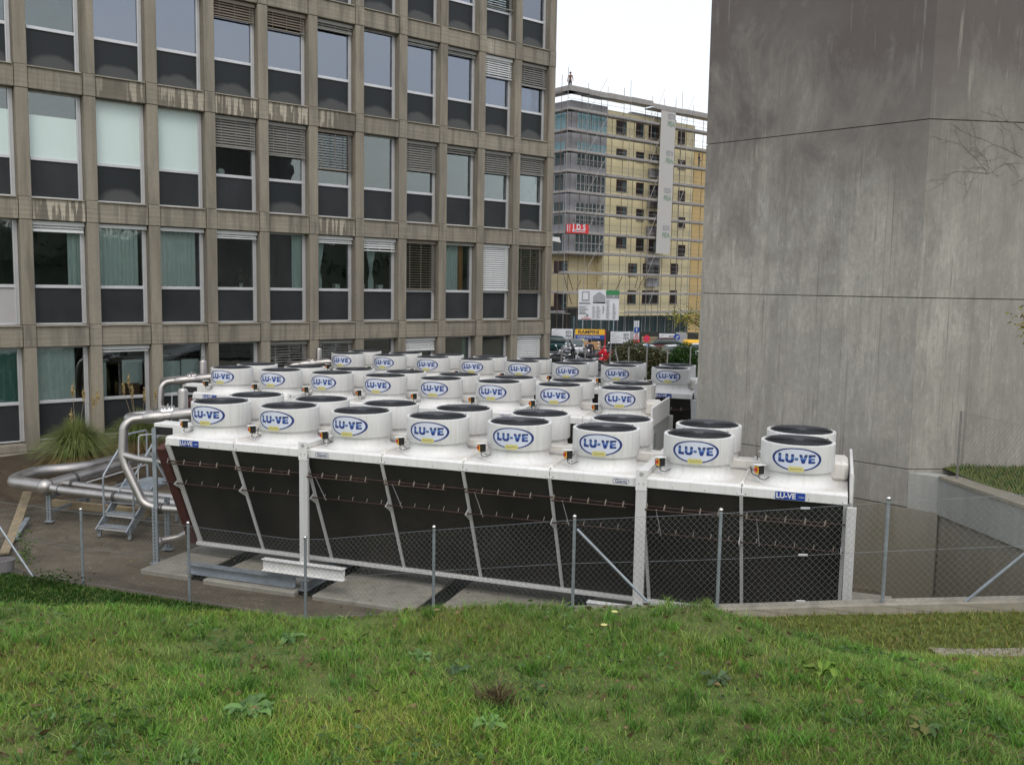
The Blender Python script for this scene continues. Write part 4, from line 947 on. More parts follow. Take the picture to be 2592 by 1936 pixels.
def dry_cooler(idx, label):
    ux, uy, uh = UNITS[idx]
    u = thing('dry_cooler', label, 'cooler', (ux, uy, 0), uh, 'dry coolers in the yard')
    # pan panels, ribs, fascia
    for k in range(8):
        x0, x1 = k*P_+.004, (k+1)*P_-.004
        p = MB(); p.bbox((x0, .03, 2.27), (x1, UW-.03, ZP), .01); p.build('pan_panel', 'white_pan', u)
        for v0, sgn in ((0., 1), (UW, -1)):
            f = MB(); prof = [(.030, ZP-.004), (.008, ZE-.008), (0, ZE-.018), (0, 2.196), (.02, 2.186)]
            if sgn < 0: prof = [(-a, b) for a, b in prof]
            xa, xb = x0, x1; ins = .05
            n_ = len(prof); f.v = [(xa+(ins*.6 if i == 0 else 0), v0+a, b) for i, (a, b) in enumerate(prof)]+[(xb-(ins*.6 if i == 0 else 0), v0+a, b) for i, (a, b) in enumerate(prof)]
            f.f = [(i, i+1, n_+i+1, n_+i) if sgn > 0 else (i+1, i, n_+i, n_+i+1) for i in range(n_-1)]
            f.f = [q[::-1] for q in f.f]
            fo = f.build('fascia', 'white_paint', u)
            b = MB()
            if sgn > 0:
                for xx in (x0+.05, x0+.42, x0+.86, x1-.06): b.tube([(xx, -.004, 2.225), (xx, .002, 2.225)], .007 if xx > x0+.1 else .011, 6)
                b.build('bolts', 'sign_grey', fo)
    for k in range(1, 8):
        if k in (2, 6): continue
        r_ = MB(); r_.add([(k*P_-.035, .06, ZP), (k*P_+.035, .06, ZP), (k*P_+.035, UW-.06, ZP), (k*P_-.035, UW-.06, ZP), (k*P_-.012, .10, ZP+.035), (k*P_+.012, .10, ZP+.035), (k*P_+.012, UW-.1, ZP+.035), (k*P_-.012, UW-.1, ZP+.035)],
                   [(4, 5, 6, 7), (0, 1, 5, 4), (1, 2, 6, 5), (2, 3, 7, 6), (3, 0, 4, 7)]); r_.build('pan_rib', 'white_pan', u)
    t_ = MB(); t_.bbox((.35, 1.06, ZP+.05), (LEN-.25, 1.17, ZP+.145), .008)
    for k in range(9): t_.box((k*P_+.4 if k < 8 else LEN-.3, 1.08, ZP), (k*P_+.45 if k < 8 else LEN-.26, 1.15, ZP+.06))
    t_.build('cable_tray', 'white_pan', u)
    for k in (2, 6):
        b = MB(); b.bbox((k*P_-.07, .0, ZP+.004), (k*P_+.07, UW, ZP+.085), .006); b.build('lifting_beam', 'white_paint', u)
    # end plates and boxes
    e = MB(); e.bbox((LEN+.015, .10, 2.20), (LEN+.055, UW-.1, 2.60), .006); e.build('end_plate', 'white_paint', u)
    e = MB(); e.bbox((LEN-.30, .80, ZP), (LEN-.01, 1.45, ZP+.27), .04); e.build('end_box', 'white_pan', u)
    e = MB(); e.add([(LEN+.0, .04, 2.19), (LEN, UW-.04, 2.19), (LEN, UW-SLB[0], .30), (LEN, SLB[0], .30), (LEN+.03, .04, 2.19), (LEN+.03, UW-.04, 2.19), (LEN+.03, UW-SLB[0], .30), (LEN+.03, SLB[0], .30)],
                    [(0, 1, 2, 3), (7, 6, 5, 4), (0, 4, 5, 1), (1, 5, 6, 2), (2, 6, 7, 3), (3, 7, 4, 0)]); ep = e.build('end_panel', 'grey_panel', u)
    e = MB(); e.box((LEN+.032, .45, 1.72), (LEN+.036, .72, 2.02)); e.build('rating_plate', 'sign_grey', ep)
    e = MB(); e.bbox((-.62, .45, ZP-.10), (.14, .78, ZP+.12), .01); lb = e.build('terminal_box', 'white_paint', u)
    e = MB(); e.box((-.60, .444, ZP-.08), (-.22, .449, ZP+.06)); e.build('box_opening', 'black', lb)
    # coils, one each side
    for sgn in (1, -1):
        c = MB(); (v0, z0), (v1, z1) = slope(0), slope(1); (w0, y0), (w1, y1) = slope(0, -.14), slope(1, -.14)
        F = (lambda v: v) if sgn > 0 else (lambda v: UW-v)
        for k in range(8):
            xa, xb = k*P_+.012, (k+1)*P_-.012; c = MB()
            c.add([(xa, F(v0), z0), (xb, F(v0), z0), (xb, F(v1), z1), (xa, F(v1), z1), (xa, F(w0), y0), (xb, F(w0), y0), (xb, F(w1), y1), (xa, F(w1), y1)],
                  [(3, 2, 1, 0), (4, 5, 6, 7), (0, 1, 5, 4), (2, 3, 7, 6), (1, 2, 6, 5), (3, 0, 4, 7)]); c.build('coil', 'coil', u)
        for k in range(9):
            wd = .085 if k == 0 else .045; a = slope(-.02, .022); b = slope(1.0, .022); x = min(max(k*P_, .04), LEN-.03)
            s_ = MB(); s_.bar((x, F(a[0]), a[1]), (x, F(b[0]), b[1]), wd, .03, (0, -1, 0)); so_ = s_.build('coil_strut', 'white_frame', u)
            if sgn > 0:
                g0, g1, g2 = slope(.335, .03), slope(.345, .16), slope(.44, .03); s_ = MB()
                for dx in (-.006, .006): s_.v += [(x-.02+dx, g0[0], g0[1]), (x-.02+dx, g1[0], g1[1]), (x-.02+dx, g2[0], g2[1])]
                s_.f = [(0, 1, 2), (5, 4, 3), (0, 3, 4, 1), (1, 4, 5, 2), (2, 5, 3, 0)]; s_.build('strut_bracket', 'white_frame', so_)
        b = MB(); b.bbox((-.02, F(SLB[0])-.07, .275), (LEN+.02, F(SLB[0])+.05, .335), .006); b.build('bottom_rail', 'white_frame', u)
        # header at the pipe end
        h = MB(); a0, a1 = slope(.02, .0), slope(1.0, .0); h.bar((-.10, F(a0[0])+.02*sgn, a0[1]), (-.10, F(a1[0])+.02*sgn, a1[1]), .16, .20, (0, -1, 0)); h.build('coil_header', 'maroon', u)
        # columns with feet
        for k in (2, 6, 8):
            x = k*P_; vv = 0 if sgn > 0 else UW; c = MB()
            xw = .075 if k < 8 else .06; xo = 0 if k < 8 else .05
            c.bbox((x-xw+xo, vv-.065*sgn, .235), (x+xw+xo, vv-.003*sgn, 2.18), .006) if sgn > 0 else c.bbox((x-xw+xo, vv+.003, .235), (x+xw+xo, vv+.065, 2.18), .006)
            co = c.build('column', 'white_frame', u)
            if k < 8:
                c = MB(); y0_, y1_ = (vv-.072, vv-.066) if sgn > 0 else (vv+.066, vv+.072)
                c.box((x-.078, y0_, 2.16), (x+.078, y1_, ZP+.10)); c.build('lifting_plate', 'white_paint', co)
                c = MB(); ya, yb = (y0_-.004, y0_-.001) if sgn > 0 else (y1_+.001, y1_+.004); c.tube([(x, ya, ZP+.045), (x, yb, ZP+.045)], .030, 14)
                for dx in (-.035, .035): c.tube([(x+dx, ya-.004, 2.26), (x+dx, yb, 2.26)], .010, 8)
                c.build('lifting_hole', 'grey_panel', co)
                c = MB(); vc = vv-.09*sgn
                c.bbox((x-.71, vc-.10, .50), (x+.78, vc+.02, .512), .002); c.bbox((x-.71, vc-.10, .318), (x+.78, vc+.02, .33), .002); c.box((x-.71, vc-.045, .33), (x+.78, vc-.032, .50)); c.build('foot_beam', 'white_paint', u)
                c = MB(); c.bbox((x-.12, vv-.10, .218), (x+.12, vv+.05, .234), .003)
                c.build('foot_plate', 'white_frame', co)
                g = MB(); g.box((x-.09, -.12, .05), (x+.09, UW+.12, .062)); g.box((x-.09, -.12, .204), (x+.09, UW+.12, .216)); g.box((x-.008, -.12, .062), (x+.008, UW+.12, .204))
                if sgn > 0: g.build('base_beam', 'galvanised', u)
        g = MB(); vc = (-.02 if sgn > 0 else UW+.02); g.box((.45, vc-.08, .06), (2.52, vc+.08, .072)); g.box((.45, vc-.08, .206), (2.52, vc+.08, .218)); g.box((.45, vc-.005, .072), (2.52, vc+.005, .206)); g.build('side_beam', 'galvanised', u)
        if sgn > 0:
            pu, pl = slope(.135, .07), slope(.355, .09)
            p = MB(); p.tube([(-.22, pu[0], pu[1]), (LEN-.02, pu[0], pu[1])], .013, 6); p.build('spray_pipe', 'copper_pipe', u)
            p = MB(); p.tube([(-.28, pl[0], pl[1]), (LEN-.02, pl[0], pl[1])], .012, 6); p.build('spray_pipe', 'copper_pipe', u)
            for k in range(8):
                q_ = slope(.115, .20); xa, xb = k*P_+.06, k*P_+1.10+.02*(k % 3)
                p = MB(); p.tube([(xa, q_[0], q_[1]), (xb, q_[0], q_[1])], .012, 6)
                for uu in (.15, .8): p.tube([(xa+(xb-xa)*uu, q_[0], q_[1]), (xa+(xb-xa)*uu, pu[0], pu[1])], .010, 5)
                rl = p.build('spray_rail', 'copper_pipe', u)
                p = MB(); nn = 4 if k < 2 else 5
                for i in range(nn): xx = xa+(xb-xa)*(.02+.94*i/(nn-1)); p.tube([(xx, q_[0], q_[1]+.01), (xx+.012, q_[0]+.01, q_[1]+.085)], .010, 6)
                for i in range(nn): xx = xa+.12+(xb-xa)*(.02+.94*i/(nn-1)); p.tube([(xx, pl[0], pl[1]), (xx+.012, pl[0]+.02, pl[1]+.07)], .007, 5)
                p.build('nozzles', 'nozzle', rl)
                p = MB(); xx = xa+.16
                if k >= 2: p.tube([(xx, q_[0]-.01, q_[1]+.01), (xx+.03, pl[0]-.02, pl[1]-.02)], .006, 5); p.build('hanger_rod', 'alu', rl)
    # fans
    for row in (0, 1):
        for k in range(8):
            x, v = (k+.5)*P_, YO+RS*row
            o = inst('fan_cowl', m_cowl, u, (x, v, 0), 0)
            g = inst('grille', m_gr, o, rz=rnd.uniform(0, .4)); inst('fan_blades', m_fb, o, rz=rnd.uniform(0, 1)); inst('fan_throat', m_lin, o)
            if row == 0 or idx == 9:
                rz = rnd.uniform(-.05, .05)
                for nm, mm in (('logo_oval', m_oval), ('logo_ring', m_ring), ('logo_shadow', m_sh), ('logo_lettering', m_let), ('logo_badge', m_bdg), ('badge_script', m_sig)): inst(nm, mm, o, rz=rz)
            sx = -.47; sv = -.36 if row == 0 else -.30
            s_ = inst('isolator_switch', m_swb, u, (x+sx, v+sv, ZP+.125), R(45))
            for nm, mm in (('switch_face', m_swf), ('switch_knob', m_swk), ('switch_lid', m_swl)): inst(nm, mm, s_)
            inst('cable', m_cab, u, (x+sx, v+sv, ZP+.125)); inst('cable', m_cab2, u, (x+P_ if k < 7 else x, v+.18, 0))
    # name plates
    def plate(x, word_italy=True):
        p = MB(); p.box((x-.19, -.007, 2.200), (x+.19, -.003, 2.300)); pl = p.build('name_plate', 'plate_blue', u)
        p = MB(); put_text(p, 'LU-VE', (x-.055, -.0085, 2.249), (1, 0, 0), (0, 0, 1), .098, .03, sx=.98); put_text(p, 'ITALY', (x+.145, -.0085, 2.245), (1, 0, 0), (0, 0, 1), .030, .005); p.build('plate_lettering', 'white_paint', pl)
    plate(.48); plate(LEN-.72)
    def giants(x):
        p = MB(); ring = [(x-.115, 2.222), (x+.095, 2.222), (x+.115, 2.243), (x+.115, 2.268), (x+.10, 2.286), (x-.10, 2.286), (x-.115, 2.268)]
        for (a, za), (b, zb) in zip(ring, ring[1:]+ring[:1]): p.bar((a, -.004, za), (b, -.004, zb), .003, .006, (0, -1, 0))
        put_text(p, 'Giants', (x, -.006, 2.252), (1, 0, 0), (0, 0, 1), .066, .006); p.build('giants_badge', 'logo_blue', u)
    giants(2*P_+.30); giants(6*P_-.30)
    return u
u1 = dry_cooler(0, 'nearest white cooler with sixteen round fans and dark slanted coil behind the fence')
u2 = dry_cooler(1, 'middle white cooler between the nearest and the farthest row of round fans')
u3 = dry_cooler(2, 'farthest white cooler, its fans standing before the street and partly behind the tower')
# ================================================================== PIPEWORK, STAIRS, STANDS
def loc_of(ui, P):
    ux, uy, uh = UNITS[ui]; dx, dy = P.x-ux, P.y-uy
    return Vector((dx*math.cos(uh)+dy*math.sin(uh), -dx*math.sin(uh)+dy*math.cos(uh), P.z))
def elbow_pipe(name, pts, r, parent, bend=.16, mt='steel', n=16):
    return MB().tube(fillet(pts, bend, 8), r, n).build(name, mt, parent, True)
def clamp(p, d, r, parent, name='pipe_clamp'):
    d = Vector(d).normalized(); p = Vector(p); mb = MB()
    for k in (-.022, .022): mb.tube([p+d*(k-.011), p+d*(k+.011)], r+.012, 16)
    return mb.build(name, 'clamp_dark', parent, True)
def pipework(ui, label):
    ux, uy, uh = UNITS[ui]
    g = thing('riser_pipework', label, 'pipes', (ux, uy, 0), uh, 'steel riser pipes at the cooler ends')
    elbow_pipe('riser', [(.5, 1.25, 2.60), (-.38, 1.05, 2.575), (-1.20, .55, 2.47), (-1.27, .45, 2.36), (-1.26, .38, 1.80), (-.84, .40, 1.02), (-.62, .46, .95), (-.10, .60, .93)], .078, g, .20)
    MB().tube([(-.62, .90, 2.545), (-.55, .945, 2.553), (-.28, 1.08, 2.58), (-.2, 1.10, 2.582)], [.078, .10, .10, .08], 18).build('sleeve', 'steel', g, True)
    MB().tube([(-1.03, .655, 2.49), (-.97, .69, 2.5), (-.80, .79, 2.52), (-.72, .84, 2.53)], [.08, .105, .105, .08], 18).build('reducer', 'steel', g, True)
    elbow_pipe('branch', [(-1.24, .39, 1.86), (-.9, .42, 1.80), (-.10, .52, 1.76)], .066, g, .1)
    # return loop with butterfly valve and air vessel
    elbow_pipe('return_pipe', [(-.90, 1.55, 2.52), (-1.62, 1.10, 2.44), (-1.62, .92, 2.42), (-.95, .73, 2.50)], .085, g, .16)
    MB().lathe([(.001, 2.955), (.06, 2.95), (.085, 2.92), (.09, 2.90), (.09, 1.2), (.001, 1.2)], 20, (-.89, 1.56, 0)).build('air_vessel', 'steel', g, True)
    v = MB(); a, d = Vector((-1.02, 1.475, 2.505)), Vector((-.72, -.45, -.08)).normalized()
    for k in (.02, .07, .15, .20): v.tube([a+d*(k-.014), a+d*(k+.014)], .125, 18)
    v.tube([a+d*.0, a+d*.22], .098, 16)
    for q in range(8):
        an = q*math.pi/4; s_ = d.cross(Vector((0, 0, 1))).normalized(); w_ = s_.cross(d); o_ = s_*math.cos(an)*.115+w_*math.sin(an)*.115; v.tube([a+d*-.01+o_, a+d*.23+o_], .009, 6)
    v.tube([a+d*.11, a+d*.11+Vector((0, 0, .17))], .02, 8); v.build('valve', 'steel_bright', g, True)
    MB().tube(fillet([(-.89, 1.56, 2.94), (-.89, 1.56, 3.02), (-.80, 1.54, 3.03)], .03), .012, 6).build('air_cock', 'chrome', g)
    clamp((-1.30, 1.30, 2.475), (-.72, -.45, -.08), .085, g); clamp((-.52, .48, .945), (1, .2, 0), .078, g)
    MB().tube(fillet([(-.74, .80, 2.48), (-.74, .78, 2.30)], .02), .012, 6).build('drain_cock', 'copper_pipe', g)
    MB().tube(fillet([(-.42, 1.0, 2.47), (-.42, .98, 2.27), (-.95, .45, 2.22), (-.97, .42, 1.2)], .05), .011, 6).build('vent_line', 'alu', g)
    lo = elbow_pipe('lower_header', [(-.20, .75, .48), (-.32, .70, .40), (-.60, .55, .34)], .06, g, .05)
    MB().sphere((-.62, .52, .33), .085, 14, 8).build('end_cap', 'steel', g, True)
    MB().bar((-.62, .38, 1.95), (-.20, .62, .98), .10, .03).build('drip_tray', 'galvanised', g)
    return g
pipework(0, 'bent stainless steel riser pipes at the left end of the nearest cooler')
pipework(1, 'stainless steel riser pipes at the left end of the middle cooler, against the office windows')
pipework(2, 'stainless steel pipe ends peeping over the fans beside the farthest cooler')
# main pipes on the yard floor
ZM = .75
mn = thing('main_pipes', 'thick insulated steel main pipes lying low in front of the planting bed', 'pipes', (0, 0, 0))
A0, A1 = gz(115, 1232, ZM), gz(310, 1178, ZM); dA = (A1-A0).normalized()
elbow_pipe('main_pipe', [A0, A1, A1+dA*2.2, A1+dA*2.2+Vector((1.2, -.2, 0))], .14, mn, .3)
B0, B1 = gz(28, 1216, ZM), gz(100, 1193, ZM)
B1 = B0+(B1-B0).normalized()*.95
elbow_pipe('main_pipe', [A0, B0+Vector((.02, -.12, 0)), B1, B1+Vector((.75, .45, .0)), B1+Vector((1.1, 2.0, -.05))], .14, mn, .36)
MB().sphere(A0, .165, 18, 10).build('weld_cap', 'steel', mn, True)
C0, C1 = gz(150, 1240, ZM-.05), gz(352, 1264, ZM-.05)
elbow_pipe('feed_pipe', [A0, C0, C1, C1+Vector((1.0, -.28, -.02))], .088, mn, .2)
D0, D1 = gz(185, 1226, ZM), gz(300, 1241, ZM)
elbow_pipe('feed_pipe', [D0+Vector((-.25, .1, 0)), D0, D1, D1+(D1-D0).normalized()*1.6], .075, mn, .2)
for p, d, r in ((A0.lerp(A1, .33), dA, .14), (A0.lerp(A1, .98), dA, .14), (B0.lerp(B1, .85), B1-B0, .14), (C0, C1-C0, .088), (C0.lerp(C1, .71), C1-C0, .088), (D0, D1-D0, .075)): clamp(p, d, r, mn)
MB().tube([A0+dA*.9+Vector((.18, 0, -.1)), A1+dA*1.4+Vector((.25, 0, -.05))], .018, 8).build('drain_line', 'alu', mn)
# galvanised stands
def stand(p, q, h, label):
    g = thing('pipe_stand', label, 'stand', (p.x, p.y, 0), 0, 'galvanised pipe stands')
    w_ = q-p; w_.z = 0
    for b in (Vector((0, 0, 0)), w_):
        m_ = MB(); m_.bar(b+Vector((0, 0, .01)), b+Vector((0, 0, h)), .09, .045, (0, 1, 0)); l_ = m_.build('post', 'galvanised', g)
        m_ = MB(); m_.box((b.x-.09, b.y-.07, 0), (b.x+.09, b.y+.07, .012)); m_.build('foot_plate', 'galvanised', l_)
        m_ = MB(); 
        for i in range(int(h/.06)): m_.box((b.x-.012, b.y-.03, .06+i*.06), (b.x+.004, b.y-.024, .085+i*.06))
        m_.build('slots', 'black', l_)
    for z in (h-.12, .20): m_ = MB(); m_.bar(Vector((0, 0, z)), w_+Vector((0, 0, z)), .05, .06); m_.build('cross_rail', 'galvanised', g)
stand(gz(125, 1320, 0), gz(222, 1283, 0), .62, 'galvanised pipe stand under the left elbow of the main pipes')
stand(gz(265, 1300, 0), gz(330, 1275, 0), .62, 'galvanised pipe stand just left of the metal steps')
stand(gz(395, 1425, 0), gz(425, 1390, 0), .98, 'tall galvanised pipe stand between the metal steps and the nearest cooler')
m_ = MB(); b = gz(395, 1425, 0); m_.bar(b+Vector((-.02, .1, 0)), b+Vector((-.02, .1, 2.38)), .07, .05, (0, 1, 0)); m_.box((b.x-.1, b.y+.02, 0), (b.x+.08, b.y+.18, .012))
tag(m_.build('strut_post', 'galvanised'), 'tall slotted galvanised post holding up the riser pipe of the nearest cooler', 'post')
# steps
S0 = gz(247, 1358, 0); wv = Vector((.66, -.19, 0)); dv = Vector((.28, .96, 0)).normalized()*.215
st = thing('metal_steps', 'small galvanised metal stair with handrail leading up to the cooler pipes', 'stairs', S0)
for k in range(4):
    z = .21*(k+1); p = dv*k
    m_ = MB(); m_.obox(p+Vector((0, 0, z-.03)), wv, dv*1.0, (0, 0, .03)); t_ = m_.build('tread', 'galvanised', st)
    m_ = MB(); m_.obox(p+Vector((0, 0, z-.06)), wv, dv*.04, (0, 0, .066)); m_.build('nosing', 'alu', t_)
m_ = MB(); m_.obox(dv*4+Vector((0, 0, .84)), wv, dv*3.2, (0, 0, .04)); m_.build('platform', 'galvanised', st)
for o_ in (Vector((0, 0, 0)), wv):
    m_ = MB(); m_.bar(o_+Vector((0, 0, .10)), o_+dv*4.2+Vector((0, 0, .92)), .03, .16); m_.build('stringer', 'galvanised', st)
    m_ = MB(); m_.bar(o_+Vector((0, 0, 0))+dv*.3, o_+dv*.3+Vector((0, 0, .2)), .06, .06, (0, 1, 0)); m_.bar(o_+dv*7+Vector((0, 0, 0)), o_+dv*7+Vector((0, 0, .84)), .06, .06, (0, 1, 0)); m_.build('leg', 'galvanised', st)
    m_ = MB(); m_.tube(fillet([o_+dv*.9+Vector((0, 0, .25)), o_+dv*.9+Vector((0, 0, 1.15)), o_+dv*4.3+Vector((0, 0, 1.86)), o_+dv*7+Vector((0, 0, 1.86)), o_+dv*7+Vector((0, 0, .86))], .08), .021, 8); m_.tube([o_+dv*4.2+Vector((0, 0, .9)), o_+dv*4.2+Vector((0, 0, 1.84))], .018, 8); m_.build('handrail', 'galvanised', st)
# timber lying about
def board(a, b, w_, h_, label, name='wooden_board'):
    return tag(MB().bar(a, b, w_, h_).build(name, 'wood_old'), label, 'board', 'old wooden boards in the yard')
board(gz(135, 1272, .18), gz(385, 1298, .18), .10, .14, 'long horizontal timber behind the pipe stands')
board(gz(190, 1247, .40), gz(290, 1222, .40), .12, .05, 'short weathered board lying under the main pipes')
board(gz(70, 1245, .30), gz(28, 1370, .0)+Vector((0, 0, .03)), .18, .03, 'old board leaning down the bank under the left elbow of the main pipes')
board(gz(50, 1310, .12), gz(10, 1400, .04), .16, .03, 'splintered board at the left edge of the yard, below the leaning one')
MB_ = MB().bar(gz(70, 1312, .12), gz(36, 1364, .05), .09, .05); tag(MB_.build('loose_rail', 'galvanised'), 'loose galvanised rail lying beside the leaning board', 'rail')
c = gz(12, 1452, 0)
m_ = MB(); m_.lathe([(.13, 0), (.165, .24), (.175, .25), (.165, .255), (.14, .06), (.001, .05)], 20, c); tag(m_.build('plant_pot', 'pot_grey', None, True), 'grey plastic plant pot behind the fence at the far left', 'pot')
# pampas grass
def pampas(c, r, h, n, plumes, label):
    g = thing('pampas_grass', label, 'plant', c, 0, 'pampas grass clumps by the facade')
    a = NR.uniform(0, 2*np.pi, n); k = 7; L = h*NR.uniform(.6, 1.15, n); out = r*NR.uniform(.05, 1.15, n); base = .16*np.sqrt(NR.random(n)); w_ = .008*NR.uniform(.6, 1.4, n)
    V = np.zeros((n, k, 2, 3)); u = np.linspace(0, 1, k)
    x = base[:, None]+out[:, None]*u**1.15; arch = (out/(1.15*r))[:, None]; z = L[:, None]*(1.75*u-(.75+.75*arch)*u**2)*.80
    low = NR.random(n) < .35; z[low] = L[low][:, None]*(.9*u-1.0*u**2); x[low] *= 1.0
    z = np.maximum(z, .01)
    for sI, s_ in enumerate((-1, 1)):
        ww = w_[:, None]*(1-u*.9)*s_
        V[:, :, sI, 0] = np.cos(a)[:, None]*x-np.sin(a)[:, None]*ww; V[:, :, sI, 1] = np.sin(a)[:, None]*x+np.cos(a)[:, None]*ww; V[:, :, sI, 2] = z
    F = []; bs = (np.arange(n)*k*2)[:, None, None]; f0 = []
    for i in range(k-1): f0 += [[2*i, 2*i+1, 2*i+3], [2*i, 2*i+3, 2*i+2]]
    F = np.array(f0)[None]+bs; cols = np.array([(.17, .23, .07), (.21, .26, .09), (.13, .19, .06), (.28, .28, .11)])[NR.integers(0, 4, n)]*NR.uniform(.7, 1.25, (n, 1)); cols[low] = np.array([.34, .25, .12])*NR.uniform(.6, 1.2, (low.sum(), 1))
    T = np.repeat(cols[:, None], k*2, 1); tri_cloud('leaves', V.reshape(-1, 3), F.reshape(-1, 3), T.reshape(-1, 3), 'leaf', g)
    for (dx, dy, ph) in plumes:
        top = Vector((dx, dy, ph)); m_ = MB(); m_.tube([(dx*.1, dy*.1, .3), (dx*.5, dy*.5, ph*.6), top], .005, 5); s_ = m_.build('stalk', 'wood_old', g)
        C = np.array([[top.x, top.y, top.z]])+NR.normal(0, 1, (160, 3))*np.array([.016, .016, .075])+np.array([0, 0, .1]); Vp, Fp, Tp = leaves(C, .022, [(.42, .32, .14), (.5, .40, .2)], 2.5); tri_cloud('plume', Vp, Fp, Tp, 'leaf', g)
c1 = gz(195, 1178, .38); c2 = gz(350, 1137, .42)
pampas(c1, 1.05, 1.55, 5200, [(-.1, 0, 1.1), (.0, -.1, 1.75), (.22, 0, 1.65), (.45, 0, 1.5), (.55, 0, 1.62)], 'large pampas grass clump in front of the lowest office windows, the left of two')
pampas(c2, .95, 1.35, 3200, [(-.35, 0, 1.55), (-.22, 0, 1.75), (-.12, 0, 1.45), (.2, 0, 1.35), (.5, 0, 1.4)], 'pampas grass clump half hidden behind the riser pipes, the right of two')
# little weeds along the fence foot
C = np.array(gz(65, 1400, .15))[None]+NR.normal(0, 1, (130, 3))*np.array([.07, .07, .22]); V, F, T = leaves(C, .035, [(.09, .17, .02), (.11, .2, .03)]); sg_ = thing('sapling', 'small bright green sapling behind the fence at the far left', 'plant'); o = tri_cloud('leaves', V, F, T, 'leaf', sg_); o['kind'] = 'stuff'; q = gz(65, 1400, 0); MB().tube([(q.x, q.y, -.05), (q.x, q.y, .45)], .008, 5).build('stem', 'bark', sg_)
C = np.array(gz(118, 1470, .06))[None]+NR.normal(0, 1, (500, 3))*np.array([.26, .12, .07]); V, F, T = leaves(C, .03, [(.03, .06, .012), (.04, .075, .015)]); tag(tri_cloud('low_bush', V, F, T, 'leaf'), 'low dark green bush at the foot of the fence on the left', 'bush')
# ================================================================== FENCES
def mesh_wires(mb, A, B, zf, h, step=.077, r=.0013, up=True):
    """two families of slanting wires between plan points A and B; zf gives the foot height"""
    d = B-A; L = math.hypot(d.x, d.y); ux, uy = d.x/L, d.y/L
    def pt(s, z, off): return (A.x+ux*s-uy*off, A.y+uy*s+ux*off, zf(A.x+ux*s)+z)
    n = int((L+h)/step)
    for i in range(n+1):
        s0 = i*step
        a, b = (s0, 0.), (s0-h*.92, h)          # leaning one way
        if b[0] < 0: t = (s0)/(h*.92); b = (0, h*t)
        if a[0] > L: t = (a[0]-L)/(h*.92); a = (L, h*t)
        if a[1] < b[1]-1e-3: mb.tube([pt(a[0], a[1], .002), pt((a[0]+b[0])/2, (a[1]+b[1])/2, .002), pt(b[0], b[1], .002)], r, 3, False)
        c = (L-s0, 0.); e = (L-s0+h*.92, h)
        if e[0] > L: t = s0/(h*.92); e = (L, h*t)
        if c[0] < 0: t = -c[0]/(h*.92); c = (0, h*t)
        if c[1] < e[1]-1e-3: mb.tube([pt(c[0], c[1], -.002), pt((c[0]+e[0])/2, (c[1]+e[1])/2, -.002), pt(e[0], e[1], -.002)], r, 3, False)
fn = thing('chain_link_fence', 'galvanised chain-link fence with round posts between lawn and cooler yard', 'fence', (0, 0, 0))
def on_fence(px):                        # plan position on the fence line seen at photo column px
    r = ray(px, 1420); k = 12.22/(r.y+.365*r.x); return Vector((r.x*k, r.y*k, 0))
pxs = [-260, -30, 208.6, 478, 773, 1098, 1452, 1820, 2240]
posts = [on_fence(q) for q in pxs]; d_ = (posts[-1]-posts[-2]); posts += [posts[-1]+d_.normalized()*1.95, Vector((7.3, fy(7.3), 0))]
FHT = 1.2
for p in posts:
    z = fz(p.x); m_ = MB(); m_.tube([(p.x, p.y, z-.15), (p.x, p.y, z+FHT+.03)], .0215, 12); po = m_.build('post', 'galvanised', fn, True)
    m_ = MB(); m_.sphere((p.x, p.y, z+FHT+.035), .03, 10, 6); m_.build('post_cap', 'steel_bright', po, True)
for (p, side, foot) in ((posts[6], 1, 1.05), (posts[9], -1, 1.13), (posts[1], 1, 1.0)):
    q = p+Vector((.94, -.343, 0))*foot*side+Vector((.03, -.06, 0)); m_ = MB(); m_.tube([(p.x+.03, p.y-.04, fz(p.x)+FHT-.12), (q.x, q.y, fz(q.x)+.0)], .018, 10); m_.build('brace', 'galvanised', fn, True)
off = Vector((-.343*.03, -.939*.03, 0))
m_ = MB(); A, B = posts[0]+off, posts[-1]+off; mesh_wires(m_, A, B, fz, FHT)
o = m_.build('wire_mesh', 'fence_wire', fn); o['kind'] = 'stuff'
m_ = MB()
for zz in (.04, .62, FHT):
    pts = [Vector((A.x+(B.x-A.x)*i/40, A.y+(B.y-A.y)*i/40, 0)) for i in range(41)]; m_.tube([(q.x, q.y, fz(q.x)+zz) for q in pts], .0025, 4)
m_.build('tension_wire', 'galvanised', fn)
m_ = MB(); q = on_fence(2028)
for zz in (.06, .63, FHT-.0): m_.bbox((q.x-.055, q.y-.06, fz(q.x)+zz-.012), (q.x+.055, q.y-.045, fz(q.x)+zz+.014), .003)
m_.build('wire_tensioner', 'alu', fn)
# fence on the retaining wall, far right
f2 = thing('terrace_fence', 'chain-link fence on top of the retaining wall below the tower, far right', 'fence', (0, 0, 0))
tp = [Q_-nR*.18+dR*.15, Q_-nR*.18+dR*2.0, Q_-nR*.18+dR*3.85, Q_-nR*.18+dR*5.4]
for p in tp: m_ = MB(); m_.tube([(p.x, p.y, 2.0), (p.x, p.y, 3.12)], .017, 10); m_.build('post', 'scaffold_tube', f2, True)
m_ = MB(); mesh_wires(m_, v3(tp[0], 0), v3(tp[-1], 0), lambda x: 2.06, 1.05, .08, .0012); o = m_.build('wire_mesh', 'scaffold_tube', f2); o['kind'] = 'stuff'
m_ = MB(); m_.tube([(tp[0].x, tp[0].y, 3.1), (tp[-1].x, tp[-1].y, 3.1)], .003, 4); m_.build('tension_wire', 'galvanised', f2)
